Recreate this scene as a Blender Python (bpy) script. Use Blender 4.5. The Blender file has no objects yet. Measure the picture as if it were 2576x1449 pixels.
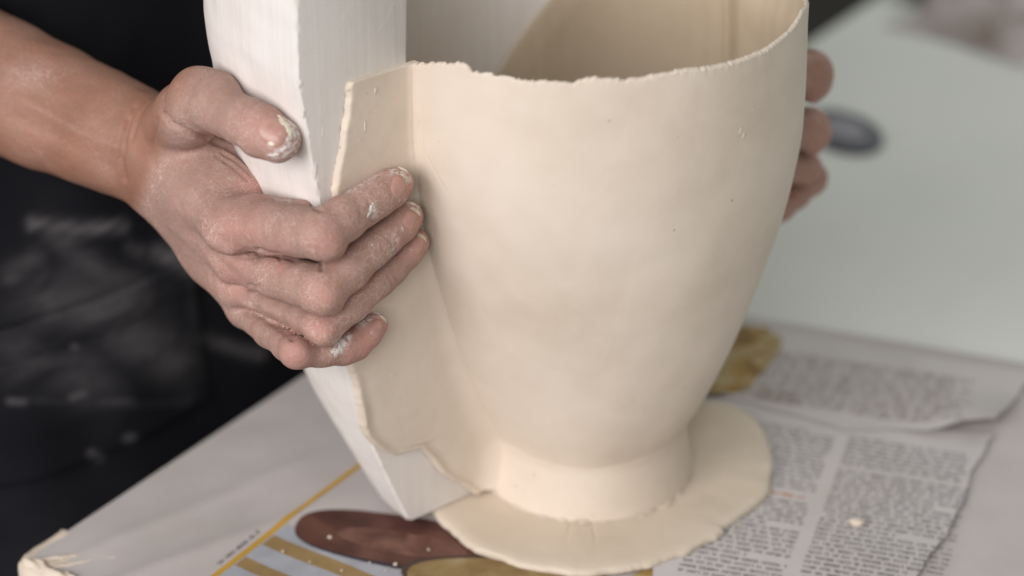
import bpy, math, random
import numpy as np
from mathutils import Vector
from mathutils.bvhtree import BVHTree

random.seed(7)
rng = np.random.default_rng(11)
SC = bpy.context.scene
COL = SC.collection

# ------------------------------------------------------------------ camera
PXW = 2576.0
LENS = 85.0
FPX = LENS / 36.0 * PXW
CX, CY = 1288.0, 724.5
PITCH = math.radians(28.0)
CAM = np.array([-0.0387, -1.07, 0.678])
FWD = np.array([0, math.cos(PITCH), -math.sin(PITCH)])
UP = np.array([0, math.sin(PITCH), math.cos(PITCH)])
RT = np.array([1.0, 0, 0])
cam_data = bpy.data.cameras.new('camera')
cam_data.lens = LENS
cam_data.sensor_width = 36.0
cam_data.clip_start = 0.05
cam_data.clip_end = 60
cam_data.dof.use_dof = True
cam_data.dof.focus_distance = 1.112
cam_data.dof.aperture_fstop = 3.2
cam = bpy.data.objects.new('camera', cam_data)
COL.objects.link(cam)
cam.location = CAM
cam.rotation_euler = (math.pi / 2 - PITCH, 0, 0)
SC.camera = cam

# ------------------------------------------------------------------ light
world = bpy.data.worlds.new('World')
SC.world = world
world.use_nodes = True
bg = world.node_tree.nodes['Background']
bg.inputs[0].default_value = (0.985, 1.0, 0.93, 1)
bg.inputs[1].default_value = 0.275

def area(name, loc, target, sx, sy, watts, color):
    d = bpy.data.lights.new(name, 'AREA')
    d.shape = 'RECTANGLE'
    d.size, d.size_y = sx, sy
    d.energy = watts
    d.color = color
    o = bpy.data.objects.new(name, d)
    COL.objects.link(o)
    o.location = loc
    o.rotation_euler = (Vector(target) - Vector(loc)).to_track_quat('-Z', 'Y').to_euler()
    return o

area('window_light', (-1.50, -1.60, 1.00), (-0.05, 0, 0.13), 1.1, 1.3, 37, (1.0, 0.945, 0.945))
area('window_light', (-0.42, -2.15, 1.20), (-0.05, 0, 0.13), 0.9, 1.2, 24, (1.0, 0.955, 0.945))
area('room_light', (1.3, 1.7, 1.7), (0.25, 0.45, 0.0), 1.4, 1.4, 13, (0.97, 1.0, 0.96))

SC.view_settings.view_transform = 'Standard'
SC.view_settings.look = 'None'
SC.view_settings.exposure = 0.0
SC.view_settings.gamma = 1.0
SC.view_settings.use_curve_mapping = False

# ------------------------------------------------------------------ geometry helpers
def ray(x, y):
    return FWD + RT * (x - CX) / FPX - UP * (y - CY) / FPX

def on_plane(x, y, n, c):
    d = ray(x, y)
    return CAM + d * ((c - CAM @ n) / (d @ n))

ZAX = np.array([0, 0, 1.0])

def ground(x, y, z=0.0):
    return on_plane(x, y, ZAX, z)

def cam2world(P):
    P = np.asarray(P)
    return CAM + P[..., 0:1] * RT + P[..., 1:2] * UP + P[..., 2:3] * FWD

def project(P):
    d = np.asarray(P) - CAM
    z = d @ FWD
    return np.stack([CX + FPX * (d @ RT) / z, CY - FPX * (d @ UP) / z, z], -1)

YAW = math.radians(40.0)                 # joint plane of the mould
JN = np.array([math.sin(YAW), -math.cos(YAW), 0])
JU = np.array([math.cos(YAW), math.sin(YAW), 0])
JC = -0.0145

def joint(s, d, z):
    """point s along the joint plane, d behind it"""
    s = np.asarray(s, float); d = np.asarray(d, float); z = np.asarray(z, float)
    return (JC - d)[..., None] * JN + s[..., None] * JU + z[..., None] * ZAX

def mesh_obj(name, V, F, mat, parent=None, smooth=True, uv=None):
    me = bpy.data.meshes.new(name)
    V = np.asarray(V, dtype=np.float64)
    me.from_pydata(V.tolist(), [], [tuple(int(i) for i in f) for f in F])
    me.validate()
    if smooth:
        me.shade_smooth()
    if mat:
        me.materials.append(mat)
    o = bpy.data.objects.new(name, me)
    COL.objects.link(o)
    if parent:
        o.parent = parent
        o.matrix_parent_inverse = parent.matrix_world.inverted()
    return o

def empty(name, loc, label, cat, group=None):
    o = bpy.data.objects.new(name, None)
    COL.objects.link(o)
    o.location = loc
    o.empty_display_size = 0.05
    bpy.context.view_layer.update()
    tag(o, label, cat, group)
    return o

def tag(o, label, cat, group=None):
    o['label'] = label
    o['category'] = cat
    if group:
        o['group'] = group
    return o

def grid_faces(nr, nc, closed=False):
    F = []
    for i in range(nr - 1):
        for j in range(nc if closed else nc - 1):
            k = (j + 1) % nc
            F.append((i * nc + j, i * nc + k, (i + 1) * nc + k, (i + 1) * nc + j))
    return F

def pchip(xk, yk, x):
    xk = np.asarray(xk, float); yk = np.asarray(yk, float)
    m = np.gradient(yk, xk)
    x = np.clip(x, xk[0], xk[-1])
    i = np.clip(np.searchsorted(xk, x) - 1, 0, len(xk) - 2)
    h = xk[i + 1] - xk[i]
    t = (x - xk[i]) / h
    return ((2*t**3 - 3*t**2 + 1) * yk[i] + (t**3 - 2*t**2 + t) * h * m[i]
            + (-2*t**3 + 3*t**2) * yk[i + 1] + (t**3 - t**2) * h * m[i + 1])

def noise1(x, freq, seed, octaves=1):
    out = 0
    x = np.asarray(x, float)
    amp = 1.0
    for o in range(octaves):
        r = np.random.default_rng(seed + o * 17)
        tab = r.uniform(-1, 1, 4096)
        xs = x * freq * 2**o + 1000
        i = np.floor(xs).astype(int)
        t = xs - i
        t = t * t * (3 - 2 * t)
        out = out + amp * (tab[i % 4096] * (1 - t) + tab[(i + 1) % 4096] * t)
        amp *= 0.55
    return out

def noise3(P, freq, seed):
    """value noise, P (...,3)"""
    r = np.random.default_rng(seed)
    tab = r.uniform(-1, 1, (32, 32, 32))
    q = np.asarray(P) * freq + 500
    i = np.floor(q).astype(int)
    t = q - i
    t = t * t * (3 - 2 * t)
    out = 0
    for a in (0, 1):
        for b in (0, 1):
            for c in (0, 1):
                w = (t[..., 0] if a else 1 - t[..., 0]) * (t[..., 1] if b else 1 - t[..., 1]) * (t[..., 2] if c else 1 - t[..., 2])
                out = out + w * tab[(i[..., 0] + a) % 32, (i[..., 1] + b) % 32, (i[..., 2] + c) % 32]
    return out

# ------------------------------------------------------------------ materials
class Nodes:
    def __init__(self, name):
        self.m = bpy.data.materials.new(name)
        self.m.use_nodes = True
        self.nt = self.m.node_tree
        self.b = self.nt.nodes['Principled BSDF']
        self.tc = self.nt.nodes.new('ShaderNodeTexCoord')

    def n(self, typ, **kw):
        x = self.nt.nodes.new(typ)
        for k, v in kw.items():
            if hasattr(x, k):
                setattr(x, k, v)
            else:
                x.inputs[k.replace('_', ' ')].default_value = v
        return x

    def l(self, a, b):
        self.nt.links.new(a, b)

    def noise(self, scale, detail=4, rough=0.55, vec=None, dist=0.0):
        x = self.n('ShaderNodeTexNoise')
        x.inputs['Scale'].default_value = scale
        x.inputs['Detail'].default_value = detail
        x.inputs['Roughness'].default_value = rough
        x.inputs['Distortion'].default_value = dist
        self.l(vec if vec else self.tc.outputs['Object'], x.inputs['Vector'])
        return x.outputs['Fac']

    def ramp(self, fac, stops):
        x = self.n('ShaderNodeValToRGB')
        e = x.color_ramp.elements
        while len(e) > 1:
            e.remove(e[0])
        for i, (p, c) in enumerate(stops):
            if i == 0:
                el = e[0]; el.position = p
            else:
                el = e.new(p)
            el.color = (c, c, c, 1) if isinstance(c, (int, float)) else (*c, 1)
        self.l(fac, x.inputs['Fac'])
        return x.outputs['Color']

    def mix(self, fac, a, b, blend='MIX'):
        x = self.n('ShaderNodeMix', data_type='RGBA', blend_type=blend)
        for s, v in ((0, fac), (6, a), (7, b)):
            if isinstance(v, (int, float)):
                x.inputs[s].default_value = v
            elif isinstance(v, tuple):
                x.inputs[s].default_value = (*v, 1)
            else:
                self.l(v, x.inputs[s])
        return x.outputs[2]

    def math(self, op, a, b=0.0, clamp=False):
        x = self.n('ShaderNodeMath', operation=op, use_clamp=clamp)
        for s, v in ((0, a), (1, b)):
            if isinstance(v, (int, float)):
                x.inputs[s].default_value = v
            else:
                self.l(v, x.inputs[s])
        return x.outputs[0]

    def bump(self, height, strength, dist, prev=None):
        x = self.n('ShaderNodeBump')
        x.inputs['Strength'].default_value = strength
        x.inputs['Distance'].default_value = dist
        self.l(height, x.inputs['Height'])
        if prev:
            self.l(prev, x.inputs['Normal'])
        return x.outputs['Normal']

    def set(self, **kw):
        for k, v in kw.items():
            s = self.b.inputs[k.replace('_', ' ')]
            if isinstance(v, (int, float)):
                s.default_value = v
            elif isinstance(v, tuple):
                s.default_value = (*v, 1) if len(v) == 3 and s.type == 'RGBA' else v
            else:
                self.l(v, s)
        return self

def scaled(N, sx, sy, sz):
    m = N.n('ShaderNodeMapping')
    m.inputs['Scale'].default_value = (sx, sy, sz)
    N.l(N.tc.outputs['Object'], m.inputs['Vector'])
    return m.outputs['Vector']

def mat_clay(name, base, wet, rough):
    N = Nodes(name)
    big = N.noise(14, 3)
    mid = N.noise(60, 4, dist=0.4)
    fine = N.noise(900, 4, 0.6)
    c = N.mix(N.ramp(big, [(0.35, 0.0), (0.7, 1.0)]), base, wet)
    c = N.mix(N.math('MULTIPLY', N.ramp(mid, [(0.4, 0.0), (0.72, 1.0)]), 0.30), c, tuple(min(1, v * 1.07) for v in base))
    # sparse dark specks
    v = N.n('ShaderNodeTexVoronoi', feature='F1')
    v.inputs['Scale'].default_value = 120
    N.l(N.tc.outputs['Object'], v.inputs['Vector'])
    sel = N.ramp(N.noise(45, 1), [(0.59, 0.0), (0.66, 1.0)])
    speck = N.math('MULTIPLY', N.ramp(v.outputs['Distance'], [(0.05, 1.0), (0.11, 0.0)]), sel)
    c = N.mix(N.math('MULTIPLY', speck, 0.55), c, tuple(v_ * 0.35 for v_ in base))
    # hair-thin scratches
    wv = N.n('ShaderNodeTexVoronoi', feature='DISTANCE_TO_EDGE')
    wv.inputs['Scale'].default_value = 16
    N.l(scaled(N, 1.0, 1.0, 0.45), wv.inputs['Vector'])
    scr = N.math('MULTIPLY', N.ramp(wv.outputs['Distance'], [(0.0, 1.0), (0.012, 0.0)]), N.ramp(N.noise(9, 2), [(0.58, 0.0), (0.66, 1.0)]))
    h = N.math('SUBTRACT', fine, N.math('MULTIPLY', speck, 1.2))
    h2 = N.math('SUBTRACT', N.math('MULTIPLY', mid, 1.0), N.math('MULTIPLY', scr, 0.35))
    nb = N.bump(h2, 0.30, 0.0012)
    nb = N.bump(h, 0.28, 0.00022, nb)
    N.set(Base_Color=c, Roughness=rough, Normal=nb, Specular_IOR_Level=0.28)
    return N.m

CLAY = mat_clay('pale_clay', (0.725, 0.636, 0.545), (0.638, 0.545, 0.447), 0.52)
CLAY_SLAB = mat_clay('damp_clay', (0.66, 0.575, 0.475), (0.60, 0.515, 0.41), 0.45)

def mat_plaster():
    N = Nodes('white_plaster')
    big = N.noise(16, 4)
    streak = N.noise(1.0, 5, 0.6, scaled(N, 330, 330, 7), 0.35)
    fine = N.noise(700, 3)
    lump = N.noise(85, 2, dist=0.8)
    c = N.mix(N.ramp(big, [(0.35, 0.0), (0.7, 1.0)]), (0.83, 0.795, 0.77), (0.78, 0.74, 0.70))
    c = N.mix(N.math('MULTIPLY', N.ramp(streak, [(0.45, 0.0), (0.8, 1.0)]), 0.4), c, (0.66, 0.60, 0.54))
    c = N.mix(N.math('MULTIPLY', N.ramp(N.noise(34, 4, 0.6, dist=1.0), [(0.55, 0.0), (0.70, 1.0)]), 0.30), c, (0.70, 0.63, 0.53))
    lr = N.ramp(lump, [(0.62, 0.0), (0.70, 1.0)])
    nb = N.bump(streak, 0.24, 0.0006)
    nb = N.bump(lr, 0.18, 0.0004, nb)
    nb = N.bump(fine, 0.2, 0.0002, nb)
    N.set(Base_Color=c, Roughness=0.55, Normal=nb, Specular_IOR_Level=0.3)
    return N.m

PLASTER = mat_plaster()

def mat_skin():
    N = Nodes('dusty_skin')
    at = N.n('ShaderNodeAttribute', attribute_name='skin_state')
    sep = N.n('ShaderNodeSeparateColor')
    N.l(at.outputs['Color'], sep.inputs['Color'])
    dust, red, white = sep.outputs[0], sep.outputs[1], sep.outputs[2]
    n1 = N.noise(38, 4)
    n2 = N.noise(160, 4)
    fine = N.noise(1500, 3)
    skin = N.mix(N.ramp(n1, [(0.3, 0.0), (0.7, 1.0)]), (0.255, 0.120, 0.076), (0.335, 0.164, 0.108))
    skin = N.mix(N.math('MULTIPLY', N.ramp(n2, [(0.45, 0.0), (0.75, 1.0)]), 0.4), skin, (0.34, 0.13, 0.085))
    skin = N.mix(red, skin, (0.49, 0.165, 0.125))
    # dry skin lines
    v = N.n('ShaderNodeTexVoronoi', feature='DISTANCE_TO_EDGE')
    v.inputs['Scale'].default_value = 330
    dn = N.n('ShaderNodeTexNoise')
    dn.inputs['Scale'].default_value = 120
    N.l(N.tc.outputs['Object'], dn.inputs['Vector'])
    vm = N.n('ShaderNodeVectorMath', operation='MULTIPLY_ADD')
    N.l(dn.outputs['Color'], vm.inputs[0])
    vm.inputs[1].default_value = (0.009, 0.009, 0.009)
    N.l(N.tc.outputs['Object'], vm.inputs[2])
    N.l(vm.outputs[0], v.inputs['Vector'])
    lines = N.ramp(v.outputs['Distance'], [(0.0, 1.0), (0.075, 0.0)])
    patch = N.ramp(n1, [(0.38, 0.15), (0.62, 1.0)])
    dn2 = N.ramp(N.noise(260, 4, 0.6), [(0.25, 0.6), (0.75, 1.0)])
    dfac = N.math('MULTIPLY', N.math('MULTIPLY', dust, dn2), 0.5)
    c = N.mix(dfac, skin, (0.55, 0.405, 0.37))
    lf = N.math('MULTIPLY', N.math('MULTIPLY', lines, patch), N.math('MULTIPLY', dust, 0.55))
    c = N.mix(lf, c, (0.72, 0.60, 0.54))
    w = N.math('MULTIPLY', white, N.ramp(N.noise(520, 4, 0.7), [(0.44, 0.0), (0.58, 1.0)]), clamp=True)
    c = N.mix(w, c, (0.80, 0.755, 0.74))
    hb = N.math('ADD', N.math('MULTIPLY', n2, 0.7), N.math('MULTIPLY', lines, 0.16))
    nb = N.bump(hb, 0.65, 0.0010)
    nb = N.bump(fine, 0.30, 0.00025, nb)
    N.set(Base_Color=c, Normal=nb, Roughness=N.math('ADD', 0.46, N.math('MULTIPLY', dust, 0.2)), Specular_IOR_Level=0.35,
          Subsurface_Weight=0.12, Subsurface_Scale=0.006, Subsurface_Radius=(1.0, 0.35, 0.2))
    return N.m

SKIN = mat_skin()

def mat_plain(name, color, rough=0.6, vary=0.12, scale=80, bump=0.2, bdist=0.0004, spec=0.4, metal=0.0):
    N = Nodes(name)
    f = N.noise(scale, 4)
    c = N.mix(N.ramp(f, [(0.3, 0.0), (0.7, 1.0)]), tuple(v * (1 - vary) for v in color), tuple(min(1, v * (1 + vary)) for v in color))
    N.set(Base_Color=c, Roughness=rough, Normal=N.bump(f, bump, bdist), Specular_IOR_Level=spec, Metallic=metal)
    return N.m

NAIL = mat_plain('fingernail', (0.47, 0.265, 0.225), 0.36, 0.10, 300, 0.1, 0.0002, 0.5)
NAIL_TIP = mat_plain('fingernail_edge', (0.56, 0.47, 0.37), 0.45, 0.10, 300)
CLAY_DAB = mat_plain('dried_clay', (0.80, 0.735, 0.60), 0.7, 0.08, 700, 0.5, 0.0006)
WHITE_DAB = mat_plain('dried_slip', (0.76, 0.72, 0.69), 0.7, 0.05, 700, 0.5, 0.0006)

def mat_paper(name, c1, c2):
    N = Nodes(name)
    f = N.noise(30, 4)
    g = N.noise(700, 3)
    c = N.mix(N.ramp(f, [(0.3, 0.0), (0.7, 1.0)]), c1, c2)
    c = N.mix(N.math('MULTIPLY', N.ramp(N.noise(11, 3), [(0.5, 0.0), (0.75, 1.0)]), 0.25), c, (0.46, 0.41, 0.34))
    N.set(Base_Color=c, Roughness=0.75, Normal=N.bump(g, 0.2, 0.0002), Specular_IOR_Level=0.2)
    return N.m

PAPER = mat_paper('newsprint', (0.50, 0.465, 0.455), (0.55, 0.515, 0.505))
PAPER2 = mat_paper('newsprint_cool', (0.53, 0.505, 0.505), (0.58, 0.555, 0.555))
INK = mat_plain('black_ink', (0.065, 0.06, 0.065), 0.7)
INK_BROWN = mat_plain('brown_ink', (0.15, 0.085, 0.05), 0.7)
INK_ORANGE = mat_plain('orange_ink', (0.55, 0.15, 0.04), 0.7)
INK_YELLOW = mat_plain('ochre_ink', (0.56, 0.33, 0.045), 0.6)

def mat_table():
    N = Nodes('grey_green_laminate')
    f = N.noise(5, 4)
    s = N.noise(26, 5, dist=0.5)
    c = N.mix(N.ramp(f, [(0.3, 0.0), (0.7, 1.0)]), (0.70, 0.72, 0.695), (0.77, 0.785, 0.755))
    c = N.mix(N.math('MULTIPLY', N.ramp(s, [(0.52, 0.0), (0.75, 1.0)]), 0.35), c, (0.76, 0.74, 0.71))
    N.set(Base_Color=c, Roughness=0.5, Normal=N.bump(N.noise(300, 3), 0.1, 0.0003), Specular_IOR_Level=0.35)
    return N.m

TABLE = mat_table()

def mat_cloth(name, base, smear, amount):
    N = Nodes(name)
    w = N.noise(1.0, 4, 0.6, scaled(N, 6, 6, 15), 0.8)
    p = N.noise(6, 3)
    fine = N.noise(900, 2)
    sm = N.math('MULTIPLY', N.ramp(w, [(0.5, 0.0), (0.78, 1.0)]), N.ramp(p, [(0.48, 0.0), (0.66, 1.0)]))
    c = N.mix(N.math('MULTIPLY', sm, amount), base, smear)
    c = N.mix(N.math('MULTIPLY', N.ramp(N.noise(60, 4), [(0.62, 0.0), (0.74, 1.0)]), 0.10 * (amount > 0)), c, smear)
    N.set(Base_Color=c, Roughness=0.9, Normal=N.bump(fine, 0.3, 0.0006), Specular_IOR_Level=0.12)
    return N.m

def mat_apron():
    N = Nodes('black_apron_cloth')
    at = N.n('ShaderNodeAttribute', attribute_name='smear')
    br = N.ramp(N.noise(1.0, 5, 0.6, scaled(N, 26, 26, 60), 0.7), [(0.30, 0.15), (0.66, 1.0)])
    hz = N.math('MULTIPLY', N.ramp(N.noise(9, 4), [(0.45, 0.0), (0.75, 1.0)]), 0.035)
    f = N.math('ADD', N.math('MULTIPLY', N.math('MULTIPLY', at.outputs['Fac'], br), 0.95), hz)
    N.set(Base_Color=N.mix(f, (0.0105, 0.0105, 0.0145), (0.30, 0.285, 0.295)), Roughness=0.9, Normal=N.bump(N.noise(900, 2), 0.3, 0.0006), Specular_IOR_Level=0.12)
    return N.m

APRON = mat_apron()
SHIRT = mat_cloth('black_shirt_cloth', (0.006, 0.006, 0.007), (0.05, 0.05, 0.05), 0.0)

# ------------------------------------------------------------------ floor and table
FLOOR_Z = -0.86
floor = mesh_obj('floor', [(-4, -4, FLOOR_Z), (4, -4, FLOOR_Z), (4, 5, FLOOR_Z), (-4, 5, FLOOR_Z)], [(0, 1, 2, 3)],
                 mat_plain('dark_floor', (0.018, 0.015, 0.012), 0.6, 0.3, 6), smooth=False)
floor['kind'] = 'structure'

TE = np.array([0.565, 0.825, 0]); TE /= np.linalg.norm(TE)       # along the table's long edge
TM = np.array([TE[1], -TE[0], 0])                                # into the table
TCORNER = np.array([-0.285, -0.083, 0])
T_TOP = -0.0012
table = empty('table', (TCORNER + TE * 0.9 + TM * 0.45) * [1, 1, 0] + [0, 0, FLOOR_Z],
              'grey green work table carrying the newspapers and the clay vessel', 'table')

def rounded_slab(L, Wd, th, r=0.004, rc=0.008):
    """top outline rounded corner rect in (a,b); returns verts local to corner"""
    out = []
    for (ca, cb, a0) in ((rc, rc, 180), (L - rc, rc, 270), (L - rc, Wd - rc, 0), (rc, Wd - rc, 90)):
        for k in range(7):
            a = math.radians(a0 + 15 * k)
            out.append((ca + rc * math.cos(a), cb + rc * math.sin(a)))
    return out

def slab_mesh(name, outline, z0, z1, bev, mat, parent):
    """outline (n,2) ccw; bevelled top and bottom"""
    o = np.asarray(outline)
    n = len(o)
    t = np.roll(o, -1, 0) - np.roll(o, 1, 0)
    nn = np.stack([t[:, 1], -t[:, 0]], -1)
    nn /= np.linalg.norm(nn, axis=1)[:, None] + 1e-12
    rows = []
    for (ins, z) in ((bev, z0), (bev * 0.3, z0 + bev * 0.3), (0, z0 + bev), (0, z1 - bev), (bev * 0.3, z1 - bev * 0.3), (bev, z1)):
        rows.append(np.column_stack([o - nn * ins, np.full(n, z)]))
    V = np.concatenate(rows)
    F = grid_faces(6, n, True)
    F.append(tuple(range(n))[::-1])
    F.append(tuple(5 * n + i for i in range(n)))
    return mesh_obj(name, V, F, mat, parent)

def flat_shade_big(o):
    for p in o.data.polygons:
        if len(p.vertices) > 4:
            p.use_smooth = False

rs = rounded_slab(1.9, 0.95, 0.028)
outl = [(TCORNER + TE * a + TM * b)[:2] for a, b in rs][::-1]
tt = slab_mesh('table_top', outl, T_TOP - 0.028, T_TOP, 0.003, TABLE, table)
flat_shade_big(tt)
LEGM = mat_plain('dark_table_leg', (0.05, 0.045, 0.04), 0.5)
for a in (0.10, 1.80):
    for b in (0.10, 0.85):
        c = TCORNER + TE * a + TM * b
        q = [(c + TE * i * 0.022 + TM * j * 0.022)[:2] for i, j in ((-1, -1), (-1, 1), (1, 1), (1, -1))]
        slab_mesh('leg', q[::-1] if False else q, FLOOR_Z, T_TOP - 0.0285, 0.003, LEGM, table)

# ------------------------------------------------------------------ newspapers
def poly_grid_sheet(name, poly, zfun, mat, parent, step=0.006):
    """triangulated paper sheet cut to poly (px or xy already in world), follows zfun(x,y)"""
    import bmesh
    bm = bmesh.new()
    vs = [bm.verts.new((x, y, 0)) for x, y in poly]
    bm.faces.new(vs)
    P = np.array(poly)
    x0, y0 = P.min(0); x1, y1 = P.max(0)
    for x in np.arange(x0 + step, x1, step):
        bmesh.ops.bisect_plane(bm, geom=bm.verts[:] + bm.edges[:] + bm.faces[:], plane_co=(x, 0, 0), plane_no=(1, 0, 0))
    for y in np.arange(y0 + step, y1, step):
        bmesh.ops.bisect_plane(bm, geom=bm.verts[:] + bm.edges[:] + bm.faces[:], plane_co=(0, y, 0), plane_no=(0, 1, 0))
    co = np.array([v.co[:] for v in bm.verts])
    z = zfun(co[:, 0], co[:, 1])
    for v, zz in zip(bm.verts, z):
        v.co.z = zz
    for f in bm.faces:
        f.normal_update()
        if f.normal.z < 0:
            f.normal_flip()
        f.smooth = True
    me = bpy.data.meshes.new(name)
    bm.to_mesh(me); bm.free()
    me.materials.append(mat)
    o = bpy.data.objects.new(name, me)
    COL.objects.link(o)
    if parent:
        o.parent = parent
        o.matrix_parent_inverse = parent.matrix_world.inverted()
    return o

def gp(*pts):
    return [tuple(ground(x, y)[:2]) for x, y in pts]

def torn(poly, amp, seed, step=0.003):
    out = []
    n = len(poly)
    k = 0
    for i in range(n):
        a = np.array(poly[i]); b = np.array(poly[(i + 1) % n])
        L = np.linalg.norm(b - a)
        m = max(1, int(L / step))
        d = (b - a) / (L + 1e-9)
        nn = np.array([-d[1], d[0]])
        for j in range(m):
            t = j / m
            w = amp * noise1(np.array([k * step]), 150, seed, 2)[0] if j else 0
            out.append(tuple(a + (b - a) * t + nn * w))
            k += 1
    return out

def zA(x, y):
    P = np.stack([np.asarray(x), np.asarray(y), 0 * np.asarray(x)], -1)
    dx = x - TCORNER[0]; dy = y - TCORNER[1]
    b = dx * TM[0] + dy * TM[1]
    w = np.clip(1 - np.hypot(np.asarray(x), np.asarray(y)) / 0.17, 0, 1)
    fx = (x + 0.170) * 0.62 - (y + 0.055) * 0.785       # soft fold beside the ochre rule
    fold_ = 0.0022 * np.exp(-np.abs(fx + 0.004 * np.sin(y * 30)) / 0.005) + 0.0016 * np.exp(-np.abs(fx + 0.035 + 0.003 * np.sin(y * 22)) / 0.004)
    return 0.0004 + (fold_ * np.clip((-0.09 - x) / 0.03, 0, 1) + 0.0011 * (noise3(P, 14, 3) + 1) + 0.0008 * (noise3(P, 33, 4) + 1)) * (1 - np.clip(w * 3, 0, 1)) * np.clip((0.12 - x) / 0.1, 0.25, 1) * np.clip((b - .003) / .03, 0, 1)

e0 = TCORNER + TM * 0.0035 + TE * 0.004
A_poly = [tuple((e0)[:2]), tuple((e0 + TE * 0.33)[:2]), tuple(ground(1500, 745)[:2]), tuple(ground(1880, 800)[:2]), tuple(ground(2590, 923)[:2]),
          (0.33, 0.02), (0.24, -0.16), (0.05, -0.22), tuple((e0 + TM * 0.30)[:2])]
A_poly = [(float(a), float(b)) for a, b in A_poly][::-1]
newsA = empty('newspaper', (0.0, 0.0, T_TOP), 'newspaper sheet with ochre rule and brown food photo under the plaster mould', 'newspaper')
poly_grid_sheet('sheet', A_poly, zA, PAPER, newsA, 0.004)

def drape(name, poly, zf, off, mat, parent, step=0.006):
    return poly_grid_sheet(name, poly, lambda x, y: zf(x, y) + off, mat, parent, step)

# print on the left sheet
a = np.array(ground(530, 1461)[:2]); b = np.array(ground(905, 1166)[:2])
d = (b - a) / np.linalg.norm(b - a); nn = np.array([d[1], -d[0]])
a2 = a - d * 0.03
drape('printed_rule', [tuple(a2), tuple(a2 + nn * 0.0030), tuple(b + d * .03 + nn * 0.0030), tuple(b + d * .03)], zA, 0.0003, INK_YELLOW, newsA)

def mat_print(name, stops, scale, stretch=(1, 1, 1), det=3):
    N = Nodes(name)
    f = N.noise(scale, det, 0.6, scaled(N, *stretch), 0.6)
    N.set(Base_Color=N.ramp(f, stops), Roughness=0.55, Specular_IOR_Level=0.3)
    return N.m

BROWN = mat_print('printed_brown', [(0.25, (0.045, 0.017, 0.015)), (0.5, (0.115, 0.050, 0.038)), (0.75, (0.20, 0.10, 0.07))], 22)
OLIVE = mat_print('printed_ochre', [(0.3, (0.19, 0.115, 0.045)), (0.55, (0.31, 0.225, 0.10)), (0.75, (0.40, 0.34, 0.22))], 40)
MUST = mat_print('printed_mustard', [(0.30, (0.15, 0.085, 0.025)), (0.47, (0.34, 0.21, 0.05)), (0.56, (0.42, 0.35, 0.22)), (0.68, (0.30, 0.17, 0.03))], 48)
STR_B = mat_plain('printed_pale_blue', (0.40, 0.42, 0.47), 0.55)
STR_T = mat_plain('printed_tan', (0.33, 0.225, 0.10), 0.55)
DARK = mat_plain('printed_dark', (0.045, 0.04, 0.055), 0.55)

def ell(cx, cy, rx, ry, ang, n=40, e=2.0):
    """ellipse on the ground, metres"""
    out = []
    ca, sa = math.cos(ang), math.sin(ang)
    for k in range(n):
        t = 2 * math.pi * k / n
        c, s = math.cos(t), math.sin(t)
        x = rx * math.copysign(abs(c) ** (2 / e), c); y = ry * math.copysign(abs(s) ** (2 / e), s)
        out.append((cx + x * ca - y * sa, cy + x * sa + y * ca))
    return out

# stripes of the photographed tablecloth, right of the rule
S0 = a2 + nn * 0.004
sdir = np.array(ground(930, 1449)[:2]) - np.array(ground(690, 1352)[:2]); sdir /= np.linalg.norm(sdir)
for k, (t0, t1, m) in enumerate([(0.000, 0.008, STR_T), (0.008, 0.020, STR_B), (0.020, 0.028, STR_T), (0.028, 0.040, STR_B),
                                 (0.040, 0.049, STR_T), (0.049, 0.062, STR_B), (0.062, 0.072, STR_T), (0.072, 0.083, STR_B)]):
    base0 = S0 + d * (t0 + 0.004); base1 = S0 + d * (t1 + 0.004)
    drape('printed_stripe', [tuple(base0), tuple(base0 + sdir * 0.16), tuple(base1 + sdir * 0.16), tuple(base1)], zA, 0.00028, m, newsA)
g = ground(985, 1362)[:2]
drape('printed_shadow', ell(g[0] + 0.003, g[1] - 0.004, 0.0535, 0.0205, math.radians(-17), e=2.3), zA, 0.00050, DARK, newsA)
drape('printed_bread', ell(g[0] + .002, g[1], 0.052, 0.0215, math.radians(-15), e=2.4), zA, 0.00075, BROWN, newsA)
g = ground(1275, 1462)[:2]
drape('printed_shadow', ell(g[0] - .0015, g[1] + 0.0015, 0.0505, 0.0175, math.radians(-7), e=2.3), zA, 0.00095, mat_plain('printed_deep_brown', (0.07, 0.042, 0.036), 0.55), newsA)
HLM = mat_print('printed_warm_brown', [(0.3, (0.10, 0.042, 0.032)), (0.6, (0.20, 0.10, 0.075)), (0.8, (0.26, 0.15, 0.11))], 60)
gh_ = ground(1010, 1372)[:2]
drape('printed_highlight', torn(ell(gh_[0], gh_[1], 0.034, 0.010, math.radians(-16), n=24), 0.0012, 55, .004), zA, 0.00088, HLM, newsA)
drape('printed_bread', ell(g[0], g[1], 0.049, 0.0165, math.radians(-6), e=2.3), zA, 0.0012, OLIVE, newsA)
g = ground(1700, 1452)[:2]
drape('printed_bread', ell(g[0], g[1], 0.022, 0.007, math.radians(8), e=2.2), zA, 0.0012, MUST, newsA)

# upright folded sheets on the right
def zB(x, y):
    P = np.stack([np.asarray(x), np.asarray(y), 0 * np.asarray(x)], -1)
    return zA(x, y) + 0.0022 + 0.0002 * (noise3(P, 24, 9) + 1) * np.clip((np.hypot(x, y) - 0.1) / .05, 0, 1)

B_poly = gp((1640, 1010), (1890, 1010), (2120, 1075), (2495, 1105), (2470, 1160), (2440, 1200), (2422, 1270), (2392, 1330), (2372, 1370), (2330, 1420), (2290, 1490), (2215, 1640), (1640, 1650))
B_poly = torn([(float(x), float(y)) for x, y in B_poly], 0.0007, 5)
newsB = empty('newspaper', (0.13, -0.01, T_TOP), 'torn newspaper page with black text columns and an orange heading', 'newspaper')

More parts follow.
